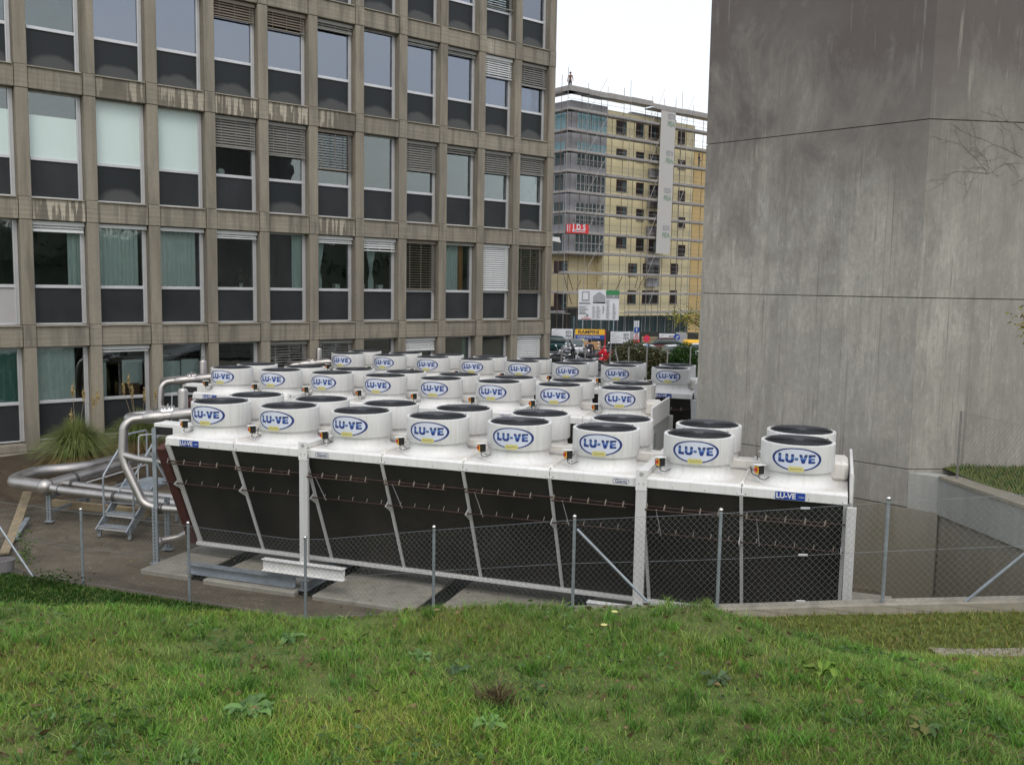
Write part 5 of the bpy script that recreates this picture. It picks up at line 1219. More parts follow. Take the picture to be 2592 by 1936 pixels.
# ================================================================== CONSTRUCTION SITE ACROSS THE STREET
yb = Frame((5.34, 94.), FAZ)
def S(px, py=500, t=0): return yb.px(px, py, t)[0]
def Zy(px, py, t=0): return yb.px(px, py, t)[1]
yo = thing('construction_building', 'yellow and grey apartment block under construction across the street', 'building', yb.o, math.pi/2-FAZ)
ZR = Zy(1446, 253); SB = S(1532); SE = S(1762, 330); ZC = Zy(1532, 648)
def ybox(name, mt, s0, s1, y0, y1, z0, z1, parent=None):
    return MB().box((s0, y0, z0), (s1, y1, z1)).build(name, mt, parent or yo)
ybox('grey_wing', 'grey_render', 0, SB, 0, 10, ZC, ZR)
ybox('yellow_wall', 'yellow_render', SB+.01, SE, .15, 14, -1.2, ZR-.25)
ybox('recessed_wall', 'pale_render', 1.2, SB, 1.3, 13.9, 2.9, ZC-.01)
ybox('orange_wing', 'orange_render', SE+.01, SE+7, .6, 13, -1.2, Zy(1770, 372))
ybox('parapet', 'grey_render', SB+3.6, SE-3.2, .10, .6, ZR-.24, ZR-.02)
ybox('ground_floor_glass', 'band_glass_dark', .8, SE-.3, -.02, .10, -1.1, Zy(1532, 800))
ybox('ground_floor_core', 'room_dark', .8, SB, .12, 13, -1.1, 2.89)
k = 0; sx_ = 1.0
while sx_ < SE-.5: ybox('mullion', 'sign_grey', sx_, sx_+.09, -.06, -.021, -1.1, Zy(1532, 800)); sx_ += 1.25
# grey wing: bands of glass on both street faces
bands = [(287, 338, 'band_glass'), (365, 390, 'band_glass'), (394, 422, 'band_glass_dark'), (447, 492, 'band_glass_dark'), (516, 543, 'band_glass_dark'), (549, 570, 'band_glass_dark'), (594, 640, 'band_glass_dark')]
for y0, y1, mt in bands:
    za, zb = Zy(1500, y1), Zy(1500, y0)
    w_ = ybox('glass_band', mt, .9, SB-.15, -.03, .05, za, zb)
    for i in range(8): s_ = .9+(SB-1.05)*i/7.; ybox('mullion', 'window_frame_w', s_-.04, s_+.04, -.07, -.031, za, zb, w_)
    ybox('transom', 'window_frame_w', .9, SB-.15, -.065, -.032, (za+zb)/2-.03, (za+zb)/2+.03, w_)
    w2 = MB().box((-.05, .7, za), (.03, 8, zb)).build('glass_band', mt, yo)
    for i in range(6): MB().box((-.09, .7+7.3*i/5-.04, za), (-.051, .7+7.3*i/5+.04, zb)).build('mullion', 'window_frame_w', w2)
def ywin(x0, x1, y0, y1, split=2, wall=.15):
    s0, s1 = S(x0, y0), S(x1, y0); za, zb = Zy(x0, y1), Zy(x0, y0)
    f = ybox('window', 'window_maroon', s0, s1, wall-.09, wall+.05, za, zb)
    for i in range(split):
        a, b = s0+(s1-s0)*(i+.08)/split, s0+(s1-s0)*(i+.92)/split
        ybox('pane', 'window_dark' if i % 2 == 0 else 'band_glass_dark', a, b, wall-.105, wall-.092, za+.12, zb-.12, f)
    ybox('sill', 'grey_render', s0-.05, s1+.05, wall-.16, wall-.001, za-.06, za-.005, f)
for y0, y1 in ((304, 338), (376, 400), (454, 484), (521, 549), (592, 627)):
    dy = (y0-304)*-.02
    ywin(1563, 1588, y0, y1); ywin(1613, 1631, y0+8, y1+8, 2); ywin(1645, 1671, y0+14, y1+12, 3); ywin(1719, 1736, y0+28, y1+26, 1)
for x0, x1, sp_ in ((1593, 1614, 2), (1630, 1672, 3), (1701, 1718, 1)): ywin(x0, x1, 667, 697, sp_); ywin(x0-2, x1-3, 735, 769, sp_)
ywin(1403, 1435, 660, 692, 2, .0); ywin(1403, 1433, 742, 786, 2, .0)
for y0 in (425, 500, 570, 645, 700): ybox('balcony_front', 'grey_render', S(1640), S(1670), -.35, .10, Zy(1655, y0+26), Zy(1655, y0+4))
# ------------------------------------------------------------------ scaffolding
sf = thing('scaffolding', 'tube scaffolding with plank decks wrapped round the construction building', 'scaffold', yb.o, math.pi/2-FAZ)
TO = -1.25                                  # outer row, in front of the wall
zt = Zy(1532, 293, 1.25); zb_ = Zy(1532, 794, 1.25); lifts = [zb_+(zt-zb_)*i/10 for i in range(11)]
std = [S(q, 500, 1.25) for q in (1432, 1483, 1532, 1589, 1643, 1674, 1719, 1748, 1790, 1830)]
for i, s_ in enumerate(std):
    for y_, mt in ((TO, 'scaffold_tube'), (-.35, 'scaffold_rust')): MB().tube([(s_, y_, -1), (s_, y_, ZR+(1.6 if i % 3 else 2.7)-(.6 if y_ > -1 else 0))], .03, 6).build('standard', mt, sf)
for s_ in [(a+b)/2 for a, b in zip(std, std[1:])]: MB().tube([(s_, -.35, -1), (s_, -.35, ZR-.8)], .03, 5).build('standard', 'scaffold_rust', sf)
for li, z in enumerate(lifts):
    for i, (a, b) in enumerate(zip(std, std[1:])):
        if li == 0 and i < 3: continue
        d_ = MB(); d_.box((a+.05, TO+.03, z), (b-.05, -.42, z+.05)); d_.box((a+.05, TO, z+.05), (b-.05, TO+.03, z+.27)); d_.build('deck', 'scaffold_deck', sf)
    m_ = MB()
    for dz in (.55, 1.05): m_.tube([(std[0], TO, z+dz), (std[-1], TO, z+dz)], .016, 5)
    m_.build('guard_rail', 'scaffold_tube', sf)
    if li % 2 == 0:
        for i in (1, 4, 6): MB().tube([(std[i], TO, z), (std[i+1], TO, z+2*1.9)], .022, 5).build('brace', 'scaffold_tube', sf)
# left return of the scaffold
for j, y_ in enumerate((2., 4.5, 7., 9.5)): MB().tube([(-1.25, y_, -1), (-1.25, y_, ZR+1.9)], .035, 6).build('standard', 'scaffold_tube', sf)
for z in lifts: d_ = MB(); d_.box((-1.25, TO+.1, z), (-.45, 10, z+.05)); d_.box((-1.28, TO+.1, z+.05), (-1.25, 10, z+.25)); d_.build('deck', 'scaffold_deck', sf)
# roof edge protection
zp = Zy(1433, 228, 1.25)
for (a, b, dz) in ((std[0], std[1], 0), (std[1], std[2], -.05), (std[2], std[3], .0), (std[3], std[4], .05), (std[4], std[6], -.15), (std[6], std[9], -.1)):
    d_ = MB(); d_.box((a, TO-.2, zp+dz), (b, -.2, zp+dz+.10)); d_.box((a, TO-.2, zp+dz+.10), (b, TO-.16, zp+dz+.5)); d_.build('roof_deck', 'scaffold_deck', sf)
d_ = MB(); d_.box((-1.3, TO, zp), (-.2, 9, zp+.12)); d_.box((-1.34, TO, zp+.12), (-1.3, 9, zp+.55)); d_.build('roof_deck', 'scaffold_deck', sf)
# props under the cantilever
for (x0, y0, x1, y1) in ((1437, 690, 1450, 735), (1425, 690, 1447, 770), (1575, 700, 1559, 735), (1470, 710, 1459, 735), (1615, 700, 1607, 730), (1632, 700, 1608, 745)):
    a, b = yb.px(x0, y0, .8), yb.px(x1, y1, .8); MB().tube([(a[0], -.8, a[1]), (b[0], -.8, b[1])], .04, 5).build('raking_prop', 'scaffold_rust', sf)
# hanging net with the builder's name
def quad_on(name, mt, pts, t, parent, dz=.0):
    m_ = MB(); q = [yb.px(x, y, t) for x, y in pts]; m_.v = [(s, -t, z) for s, z in q]+[(s, -t+.02, z) for s, z in q]
    m_.f = [(0, 1, 2, 3), (7, 6, 5, 4)]+[(i, 4+i, 4+(i+1) % 4, (i+1) % 4) for i in range(4)]; return m_.build(name, mt, parent)
nt_ = thing('scaffold_net', 'tall white net strip printed EDI FEA hanging down the scaffolding', 'net', yb.o, math.pi/2-FAZ)
quad_on('net', 'net_white', [(1660, 642), (1695, 643), (1712, 272), (1675, 268)], 1.42, nt_)
m_ = MB(); m2 = MB()
for (x, y) in ((1700, 305), (1695, 398), (1690, 492), (1686, 586)):
    s_, z_ = yb.px(x, y, 1.45)
    put_text(m_, 'EDI', (s_, -1.45, z_+.35), (1, 0, 0), (0, 0, 1), .72, .02); put_text(m2, 'FEA', (s_, -1.45, z_-.42), (1, 0, 0), (0, 0, 1), .72, .02)
m_.build('lettering', 'print_mid', nt_); m2.build('lettering', 'print_green', nt_)
rb = thing('red_banner', 'red banner reading JDS on the grey wing of the scaffolding', 'banner', yb.o, math.pi/2-FAZ)
quad_on('cloth', 'sign_red', [(1434, 590), (1490, 592), (1490, 569), (1434, 567)], 1.5, rb)
s_, z_ = yb.px(1466, 576, 1.53); m_ = MB(); put_text(m_, 'J D S', (s_, -1.53, z_), (1, 0, 0), (0, 0, 1), .78, .04, space=1.1)
s2, z2 = yb.px(1466, 586, 1.53)
for i in range(2): m_.box((s2-.9+.1*i, -1.535, z2+.10-.17*i), (s2+.8, -1.53, z2+.17-.17*i))
m_.box((s2-1.6, -1.535, z2-.1), (s2-1.5, -1.53, z2+.6)); m_.box((s2-1.3, -1.535, z2-.1), (s2-1.24, -1.53, z2+.6)); m_.build('lettering', 'sign_white', rb)
# ------------------------------------------------------------------ flat boards near the hoarding: plane facing the street
class Board:
    def __init__(s, name, label, cat, x0, x1, y0, y1, Y, mt, group=None):
        a, b = gy(x0, y1, Y), gy(x1, y0, Y); s.x0, s.y0, s.x1, s.y1, s.Y = x0, y0, x1, y1, Y
        s.a, s.b = a, b; s.root = thing(name, label, cat, (a.x, Y, a.z), 0, group); s.k = 0
        w_, h_ = b.x-a.x, b.z-a.z; s.w, s.h = w_, h_
        s.panel = MB().bbox((0, 0, 0), (w_, .05, h_), .01).build('panel', mt, s.root)
    def r(s, u0, u1, v0, v1, mt, nm='print'):        # fractions from left / top
        s.k += 1; m_ = MB(); m_.box((u0*s.w, -.012-.002*s.k, (1-v1)*s.h), (u1*s.w, -.004, (1-v0)*s.h)); return m_.build(nm, mt, s.panel)
    def lines(s, u0, u1, v0, v1, n, mt='print_mid', fill=.35):
        s.k += 1; m_ = MB()
        for i in range(n):
            z = (1-(v0+(v1-v0)*(i+.5)/n))*s.h; hh = (v1-v0)/n*fill*s.h/2; ee = u0+(u1-u0)*rnd.uniform(.45, 1.); m_.box((u0*s.w, -.012-.002*s.k, z-hh), (ee*s.w, -.004, z+hh))
        return m_.build('small_print', mt, s.panel)
    def text(s, tx, u, v, size, mt, bold=.01, sx=1.):
        s.k += 1; m_ = MB(); put_text(m_, tx, (u*s.w, -.02-.002*s.k, (1-v)*s.h), (1, 0, 0), (0, 0, 1), size*s.h, bold, sx=sx); return m_.build('lettering', mt, s.panel)
    def post(s, u, down, mt='galvanised', r=.05):
        return MB().tube([(u*s.w, .08, -down), (u*s.w, .08, s.h*.9)], r, 8).build('post', mt, s.root)
pb = Board('project_board', 'large white building-project board with green corner and drawings', 'sign', 1463, 1568, 735, 809, 88, 'sign_white')
pb.r(.675, 1., 0, .16, 'sign_green'); pb.r(.675, 1., .16, .275, 'sign_grey'); pb.text('P', .86, .215, .10, 'sign_white')
for (u0, u1, v0, v1) in ((.08, .27, .05, .09), (.08, .11, .09, .37), (.24, .27, .05, .37), (.08, .27, .32, .37)): pb.r(u0, u1, v0, v1, 'print_mid')
m_ = MB(); q = [(.36, .40), (.36, .21), (.44, .12), (.52, .06), (.60, .14), (.66, .20), (.66, .44), (.36, .42)]
m_.v = [(u*pb.w, -.030, (1-v)*pb.h) for u, v in q]; m_.f = [tuple(range(8))]; m_.build('building_picture', 'print_mid', pb.panel)
pb.r(.50, .53, .07, .30, 'print_dark'); pb.r(.36, .66, .405, .44, 'print_dark')
pb.lines(.02, .31, .41, .48, 2, 'print_dark'); pb.lines(.02, .28, .53, .72, 5); pb.lines(.02, .25, .73, .82, 2, 'print_dark'); pb.lines(.35, .44, .52, .95, 9); pb.lines(.45, .56, .52, .95, 9); pb.lines(.60, .65, .52, .80, 6, 'print_dark')
pb.lines(.69, .78, .30, .95, 14); pb.lines(.85, .93, .42, .95, 12); pb.r(.08, .31, .945, .965, 'sign_red'); pb.r(.21, .25, .82, .86, 'print_dark'); pb.lines(.16, .27, .86, .91, 1)
pb.post(.12, 4.); pb.post(.88, 4.)
def edifea(x0, x1, y0, y1, Y, label, tail=False):
    b = Board('hoarding_banner', label, 'banner', x0, x1, y0, y1, Y, 'sign_white', 'white EDI FEA banners on the hoarding')
    b.text('EDI', .80, .26, .30, 'print_dark', .01); b.text('FEA', .81, .56, .30, 'print_dark', .01)
    b.lines(.04, .60, .30, .95, 5, 'print_mid', .14)
    m_ = MB(); m_.bar((.02*b.w, -.02, .70*b.h), (.30*b.w, -.02, .97*b.h), .02, .03, (0, -1, 0)); m_.build('roof_drawing', 'print_mid', b.panel)
    b.post(.03, 1.2); b.post(.97, 1.2)
edifea(1396, 1450, 833, 864, 84, 'white EDI FEA banner on the hoarding behind the dark green car')
edifea(1545, 1595, 840, 869, 84, 'white EDI FEA banner between the yellow and blue gantry and the warning sign')
edifea(1668, 1708, 845, 875, 84, 'white EDI FEA banner beside the round blue arrow sign')
rp_ = Board('gantry_sign', 'yellow and blue site sign reading RAMPINI over the construction entrance', 'sign', 1456, 1531, 834, 858, 82, 'sign_blue')
rp_.r(0, 1, 0, .56, 'sign_yellow'); rp_.text('RAMPINI', .45, .30, .50, 'print_dark', .03, 1.1); rp_.text('CONSTRUCTION', .45, .78, .26, 'sign_white', .02, 1.1); rp_.post(0, 2.6, 'scaffold_tube', .09); rp_.post(1.02, 2.6, 'sign_red', .04)
# timber hoarding behind the banners
hd = thing('site_hoarding', 'dark site hoarding along the street below the scaffolding', 'hoarding', (0, 0, 0))
for i in range(16):
    a, b = gy(1380+30*i, 850, 85.2), gy(1408+30*i, 850, 85.2); MB().bbox((a.x, 85.1, -1.1), (b.x, 85.2, 1.0), .01).build('panel', 'grey_render' if i % 4 == 3 else 'room_dark', hd)
bar_ = thing('timber_barrier', 'pale timber rail barrier behind the round red sign', 'barrier', (0, 0, 0))
a, b = gy(1624, 862, 80), gy(1664, 862, 80)
for z in (855, 863, 871): zz = gy(1640, z, 80).z; MB().box((a.x, 79.9, zz-.10), (b.x, 80, zz+.10)).build('rail', 'wood_old', bar_)
for u in (.1, .5, .9): x = a.x+(b.x-a.x)*u; MB().box((x-.1, 80.02, -.6), (x+.1, 80.1, gy(1640, 853, 80).z)).build('post', 'wood_old', bar_)
b = Board('pallet_board', 'brown cardboard-coloured panel behind the pedestrian', 'panel', 1465, 1520, 865, 884, 72, 'cardboard'); b.post(.1, 1.); b.post(.9, 1.)
b = Board('small_sign', 'small yellow sign left above the brown panel', 'sign', 1465, 1479, 857, 865, 71, 'badge_yellow'); b.post(.5, 1.6)
# traffic signs
def pole(root, x, y, z0, z1, r=.04, mt='galvanised'): return MB().tube([(x, y, z0), (x, y, z1)], r, 8).build('pole', mt, root)
Yt = 66.; c = gy(1611.5, 835, Yt); ts = thing('sign_post', 'white triple post with square blue arrow sign and red warning triangle', 'sign', (c.x, Yt, -.1))
for dx in (-.13, 0, .13): MB().tube([(dx, .12, 0), (dx, .12, gy(1611, 812, Yt).z+.1)], .055, 8).build('post', 'sign_white', ts)
h_ = c.z+.1; MB().bbox((-.17, 0, h_-.18), (.17, .03, h_+.18), .01).build('blue_plate', 'sign_blue', ts)
m_ = MB(); m_.box((-.025, -.008, h_-.12), (.025, -.002, h_+.05)); m_.add([(-.08, -.006, h_+.04), (.08, -.006, h_+.04), (0, -.006, h_+.13)], [(0, 1, 2)]); m_.build('arrow', 'sign_white', ts)
zt_ = gy(1611, 845, Yt).z+.1; zb2 = gy(1611, 861, Yt).z+.1
for k, mt in ((1., 'sign_red'), (.66, 'sign_white')):
    zc = zb2+(zt_-zb2)*.36; m_ = MB(); pts = [(-.24, zb2), (.24, zb2), (0, zt_)]; pts = [(x*k, zc+(z-zc)*k) for x, z in pts]; y_ = -.01-.01*(1-k); m_.v = [(x, y_, z) for x, z in pts]+[(x, .02, z) for x, z in pts]; m_.f = [(0, 1, 2), (5, 4, 3), (0, 3, 4, 1), (1, 4, 5, 2), (2, 5, 3, 0)]; m_.build('triangle', mt, ts)
m_ = MB(); m_.box((-.05, -.035, zb2+.08), (-.02, -.03, zb2+.26)); m_.box((.02, -.035, zb2+.08), (.05, -.03, zb2+.26)); m_.build('narrowing_symbol', 'print_dark', ts)
m_ = MB(); m_.bbox((-.22, -.02, gy(1611, 870, Yt).z+.1), (.22, .02, gy(1611, 862.5, Yt).z+.1), .01); m_.build('red_plate', 'sign_red', ts)
def round_sign(x, y, Y, r, mt, label, sym):
    c = gy(x, y, Y); g = thing('round_sign', label, 'sign', (c.x, Y, 0)); pole(g, 0, .06, -.9, c.z)
    m_ = MB(); m_.tube([(0, 0, c.z), (0, .03, c.z)], r, 24); d_ = m_.build('disc', mt, g)
    m_ = MB()
    if sym == 'arrow': m_.box((-.05, -.008, c.z-.2), (.0, -.003, c.z+.06)); m_.box((-.05, -.008, c.z+.02), (.1, -.003, c.z+.08)); m_.add([(.06, -.006, c.z-.04), (.18, -.006, c.z+.05), (.06, -.006, c.z+.14)], [(0, 1, 2)]); m_.build('arrow', 'sign_white', d_)
    else: m_.tube([(0, -.006, c.z), (0, -.003, c.z)], r*.62, 20); m_.build('inner_disc', 'sign_blue', d_) if False else m_.build('inner_disc', 'sign_pink', d_)
round_sign(1637, 857, 72, .27, 'sign_red', 'round red road sign in front of the timber barrier', 'x')
round_sign(1713, 854, 76, .27, 'sign_blue', 'round blue road sign with a white right arrow', 'arrow')
# street lamp behind the office corner
c = gy(1411, 607, 41); g = thing('street_lamp', 'street lamp head reaching out past the right edge of the office block', 'lamp', (c.x-1.3, 41, .3))
MB().tube([(0, 0, 0), (0, 0, c.z-.45), (.25, 0, c.z-.32), (1.1, 0, c.z-.28)], [.08, .06, .05, .035], 10).build('pole', 'galvanised', g, True)
m_ = MB(); m_.add([(.95, -.13, c.z-.34), (1.45, -.10, c.z-.42), (1.45, .10, c.z-.42), (.95, .13, c.z-.34), (.98, -.10, c.z-.18), (1.38, -.07, c.z-.2), (1.38, .07, c.z-.2), (.98, .10, c.z-.18)], [(3, 2, 1, 0), (4, 5, 6, 7), (0, 1, 5, 4), (1, 2, 6, 5), (2, 3, 7, 6), (3, 0, 4, 7)]); m_.build('lamp_head', 'lamp_head', g)
# ================================================================== PEOPLE
def person(loc, rz, h, joints, label, top='cloth_dark', legs='cloth_grey', hair='hair_dark'):
    """one skin-modifier body; joints in units of body height"""
    pts, edges, rad = joints
    me = bpy.data.meshes.new('person'); me.from_pydata([tuple(Vector(p)*h) for p in pts], edges, [])
    o = bpy.data.objects.new('person_tmp', me); COL.objects.link(o)
    md = o.modifiers.new('s', 'SKIN'); sub = o.modifiers.new('b', 'SUBSURF'); sub.levels = 1; sub.render_levels = 1
    for v, r_ in zip(me.skin_vertices[0].data, rad): v.radius = (r_[0]*h, r_[1]*h)
    me.skin_vertices[0].data[0].use_root = True
    bpy.context.view_layer.update(); ev = o.evaluated_get(bpy.context.evaluated_depsgraph_get())
    nm = bpy.data.meshes.new_from_object(ev); bpy.data.objects.remove(o)
    nm.materials.clear()
    for q in (top, legs, 'skin'): nm.materials.append(MATS[q])
    for p in nm.polygons:
        c = p.center/h; p.material_index = 1 if c.z < .50 else (2 if c.z > .835 or (abs(c.x) > .17 and c.z < .52) else 0)
        if c.z < .50 and abs(c.x) > .13: p.material_index = 2
    b = mkobj('person', nm, None, True); b.location = loc; b.rotation_euler = (0, 0, rz); tag(b, label, 'person')
    hm = MB().sphere((joints[0][6][0]*h, joints[0][6][1]*h+.012*h, joints[0][6][2]*h+.022*h), .062*h, 12, 8, 1.05); hm.build('hair', hair, b, True)
    return b
def stand_pose(arm=.0):
    P = [(0, 0, .53), (0, 0, .62), (0, -.01, .72), (0, 0, .80), (0, 0, .84), (0, -.005, .875), (0, -.01, .925), (0, -.01, .965),
         (.055, 0, .50), (.06, -.005, .28), (.065, .01, .05), (.07, -.06, .02), (-.055, 0, .50), (-.06, -.005, .28), (-.065, .01, .05), (-.07, -.06, .02),
         (.11, 0, .80), (.15, .01, .63), (.16+arm, -.05-arm*.5, .49), (.165+arm, -.07-arm, .43), (-.11, 0, .80), (-.15, .01, .63), (-.16, -.05, .49), (-.165, -.07, .43)]
    E = [(0, 1), (1, 2), (2, 3), (3, 4), (4, 5), (5, 6), (6, 7), (0, 8), (8, 9), (9, 10), (10, 11), (0, 12), (12, 13), (13, 14), (14, 15), (3, 16), (16, 17), (17, 18), (18, 19), (3, 20), (20, 21), (21, 22), (22, 23)]
    Rr = [(.085, .06), (.078, .055), (.09, .06), (.085, .05), (.035, .035), (.034, .034), (.052, .058), (.035, .04), (.056, .056), (.04, .042), (.026, .028), (.022, .016), (.056, .056), (.04, .042), (.026, .028), (.022, .016),
          (.038, .038), (.028, .028), (.022, .022), (.018, .014), (.038, .038), (.028, .028), (.022, .022), (.018, .014)]
    return P, E, Rr
c = gy(1493, 858, 54); person((c.x, 54, c.z-1.75), R(170), 1.75, stand_pose(), 'pedestrian in a dark top seen from behind among the parked motorbikes')
a = yb.px(1443, 227, .9); p_ = yb.P(a[0], .9, zp+.11); person(tuple(p_), R(-30), 1.75, stand_pose(.06), 'worker standing on the scaffold deck at the roof corner', 'cloth_brown', 'cloth_dark')
a = yb.px(1770, 392, .9); li = min(lifts, key=lambda z: abs(z-(a[1]-1.))); p_ = yb.P(a[0], .9, li+.06); person(tuple(p_), R(60), 1.72, stand_pose(.1), 'worker on the scaffold deck at the far right beside the tower', 'cloth_dark', 'cloth_grey')
# ================================================================== VEHICLES
def wheel(root, x, y, r, w_=.1, mt='rubber'):
    m_ = MB(); pr = [(r*.62, -w_/2), (r*.9, -w_/2), (r, -w_*.3), (r, w_*.3), (r*.9, w_/2), (r*.62, w_/2)]; m_.lathe(pr, 20); m_.map(lambda v: Vector((x+v.x, y+v.z, r+v.y))); t_ = m_.build('wheel', mt, root, True)
    m_ = MB(); m_.lathe([(.001, -w_*.3), (r*.2, -w_*.35), (r*.6, -w_*.25), (r*.64, -w_*.4), (r*.64, w_*.4), (r*.6, w_*.25), (r*.2, w_*.35), (.001, w_*.3)], 16); m_.map(lambda v: Vector((x+v.x, y+v.z, r+v.y))); m_.build('rim', 'chrome', t_, True)
    return t_
def loft(sections, n=14):
    """sections: list of (x, y-halfwidth, z0, z1) -> rounded body"""
    m_ = MB()
    for (x, hw, z0, z1) in sections:
        for j in range(n):
            a = 2*math.pi*j/n; c_, s_ = math.cos(a), math.sin(a); k = .55
            m_.v.append((x, hw*math.copysign(abs(c_)**k, c_), (z0+z1)/2+(z1-z0)/2*math.copysign(abs(s_)**k, s_)))
    for i in range(len(sections)-1):
        for j in range(n): m_.f.append((i*n+j, i*n+(j+1) % n, (i+1)*n+(j+1) % n, (i+1)*n+j))
    m_.f.append(tuple(range(n))[::-1]); m_.f.append(tuple((len(sections)-1)*n+j for j in range(n)))
    return m_
def scooter(loc, rz, label, paint, shield=False, top=False):
    g = thing('motor_scooter', label, 'scooter', loc, rz, 'parked motor scooters'); lean = R(8)
    fw = wheel(g, .62, 0, .23); wheel(g, -.62, 0, .23)
    loft([(-.95, .06, .62, .72), (-.85, .15, .45, .78), (-.6, .20, .36, .80), (-.3, .19, .34, .76), (-.12, .13, .30, .66)]).build('rear_body', paint, g, True)
    loft([(-.78, .10, .78, .84), (-.6, .15, .78, .88), (-.2, .15, .74, .85), (-.02, .10, .72, .80)]).build('seat', 'black', g, True)
    MB().bbox((-.2, -.16, .27), (.36, .16, .32), .02).build('footboard', paint, g)
    m_ = MB(); pr = [(.30, .10), (.36, .17), (.40, .20), (.44, .21)]
    rows = [(.30, .22, .30), (.36, .24, .5), (.42, .25, .72), (.40, .20, .90), (.36, .10, 1.0)]
    for (x, hw, z) in rows:
        for u in (-1, -.5, 0, .5, 1): m_.v.append((x+.07*(1-u*u), hw*u, z))
    for i in range(4):
        for j in range(4): q = i*5+j; m_.f.append((q, q+1, q+6, q+5))
    nq = len(m_.v); m_.v += [(x-.03, y, z) for x, y, z in m_.v]; m_.f += [tuple(nq+i for i in f)[::-1] for f in list(m_.f)]
    m_.build('leg_shield', paint, g, True)
    loft([(.42, .05, .34, .50), (.50, .10, .32, .52), (.66, .11, .36, .52), (.80, .08, .30, .46), (.88, .03, .26, .36)]).build('front_fender', paint, g, True)
    MB().tube([(.62, 0, .23), (.46, 0, .62), (.36, 0, 1.0)], .035, 8).build('fork', 'chrome', g)
    loft([(.24, .05, .98, 1.08), (.32, .12, .97, 1.11), (.42, .11, .97, 1.11), (.47, .07, 1.0, 1.09)]).build('headset', paint, g, True)
    m_ = MB(); m_.tube([(.47, 0, 1.045), (.50, 0, 1.045)], .065, 14); m_.build('headlight', 'chrome', g)
    MB().tube([(.24, -.34, 1.04), (.33, -.15, 1.05), (.33, .15, 1.05), (.24, .34, 1.04)], .02, 8).build('handlebar', 'black', g)
    for s_ in (-1, 1):
        m_ = MB(); m_.tube([(.33, s_*.16, 1.07), (.34, s_*.30, 1.28)], .008, 6); mo = m_.build('mirror_stem', 'chrome', g)
        m_ = MB(); m_.sphere((.34, s_*.31, 1.31), .06, 10, 6, .8); m_.build('mirror', 'chrome', mo, True)
    m_ = MB(); m_.tube([(.0, -.14, .28), (.02, -.22, .02)], .015, 6); m_.build('stand', 'chrome', g)
    if shield:
        m_ = MB()
        for i in range(6):
            z = 1.02+.11*i; x = .45-.05*i
            for u in (-1, -.5, 0, .5, 1): m_.v.append((x+.08*(1-u*u), (.22-.012*i)*u, z))
        for i in range(5):
            for j in range(4): q = i*5+j; m_.f.append((q, q+1, q+6, q+5))
        m_.build('windshield', 'windshield', g, True)
    if top: loft([(-1.15, .12, .80, 1.05), (-1.05, .2, .78, 1.12), (-.8, .2, .78, 1.12), (-.72, .12, .8, 1.05)]).build('top_box', 'black', g, True)
    return g
def motorbike(loc, rz, label, paint):
    g = thing('motorcycle', label, 'motorcycle', loc, rz, 'parked motorcycles')
    wheel(g, .72, 0, .31, .12); wheel(g, -.70, 0, .31, .15)
    loft([(-.05, .10, .74, .84), (.1, .16, .70, .98), (.35, .14, .72, 1.0), (.5, .06, .78, .92)]).build('tank', paint, g, True)
    loft([(-.95, .06, .80, .88), (-.6, .13, .76, .86), (-.1, .13, .72, .84), (.02, .08, .74, .82)]).build('seat', 'black', g, True)
    loft([(-.25, .10, .30, .60), (-.1, .18, .26, .68), (.22, .18, .26, .68), (.34, .10, .34, .6)]).build('engine', 'car_grey', g, True)
    m_ = MB()
    for s_ in (-1, 1): m_.tube([(.72, s_*.09, .31), (.46, s_*.08, 1.0)], .026, 8)
    m_.build('fork', 'chrome', g); MB().tube([(.28, -.38, 1.02), (.42, -.1, 1.05), (.42, .1, 1.05), (.28, .38, 1.02)], .018, 8).build('handlebar', 'black', g)
    MB().tube([(.50, 0, .92), (.60, 0, .92)], .09, 14).build('headlight', 'chrome', g); MB().tube([(.2, -.16, .32), (-.3, -.2, .30), (-.9, -.2, .42)], [.03, .045, .055], 10).build('exhaust', 'chrome', g, True)
    MB().tube([(-.70, .1, .31), (-.2, .06, .40)], .03, 6).build('swing_arm', 'black', g)
    for s_ in (-1, 1): m_ = MB(); m_.tube([(.38, s_*.2, 1.06), (.36, s_*.34, 1.22)], .008, 6); m_.sphere((.36, s_*.35, 1.25), .05, 8, 6); m_.build('mirror', 'chrome', g)
    return g
def gnd(y): return lerp(y, GZ)+.035
def at(px, Y): return (gy(px, 900, Y).x, Y, gnd(Y))
scooter((gy(1533, 900, 52).x, 52, gy(1533, 877, 52).z-1.08), R(-118), 'red motor scooter with round mirror parked beyond the farthest cooler', 'scooter_red')
scooter((gy(1432, 900, 47).x, 47, gy(1440, 885, 47).z-1.08), R(20), 'black motor scooter with a tall clear windshield beside the office corner', 'black', True)
scooter(at(1412, 51), R(60), 'pale scooter parked farthest left, next to the office wall', 'car_white')
motorbike(at(1466, 53), R(15), 'motorcycle parked left of the pedestrian', 'car_grey')
motorbike(at(1486, 51), R(160), 'motorcycle parked in front of the pedestrian', 'black')
motorbike(at(1508, 52), R(25), 'motorcycle parked between the pedestrian and the red scooter', 'car_maroon')
scooter(at(1450, 56), R(200), 'grey scooter with a top box parked behind the windshield scooter', 'car_grey', False, True)
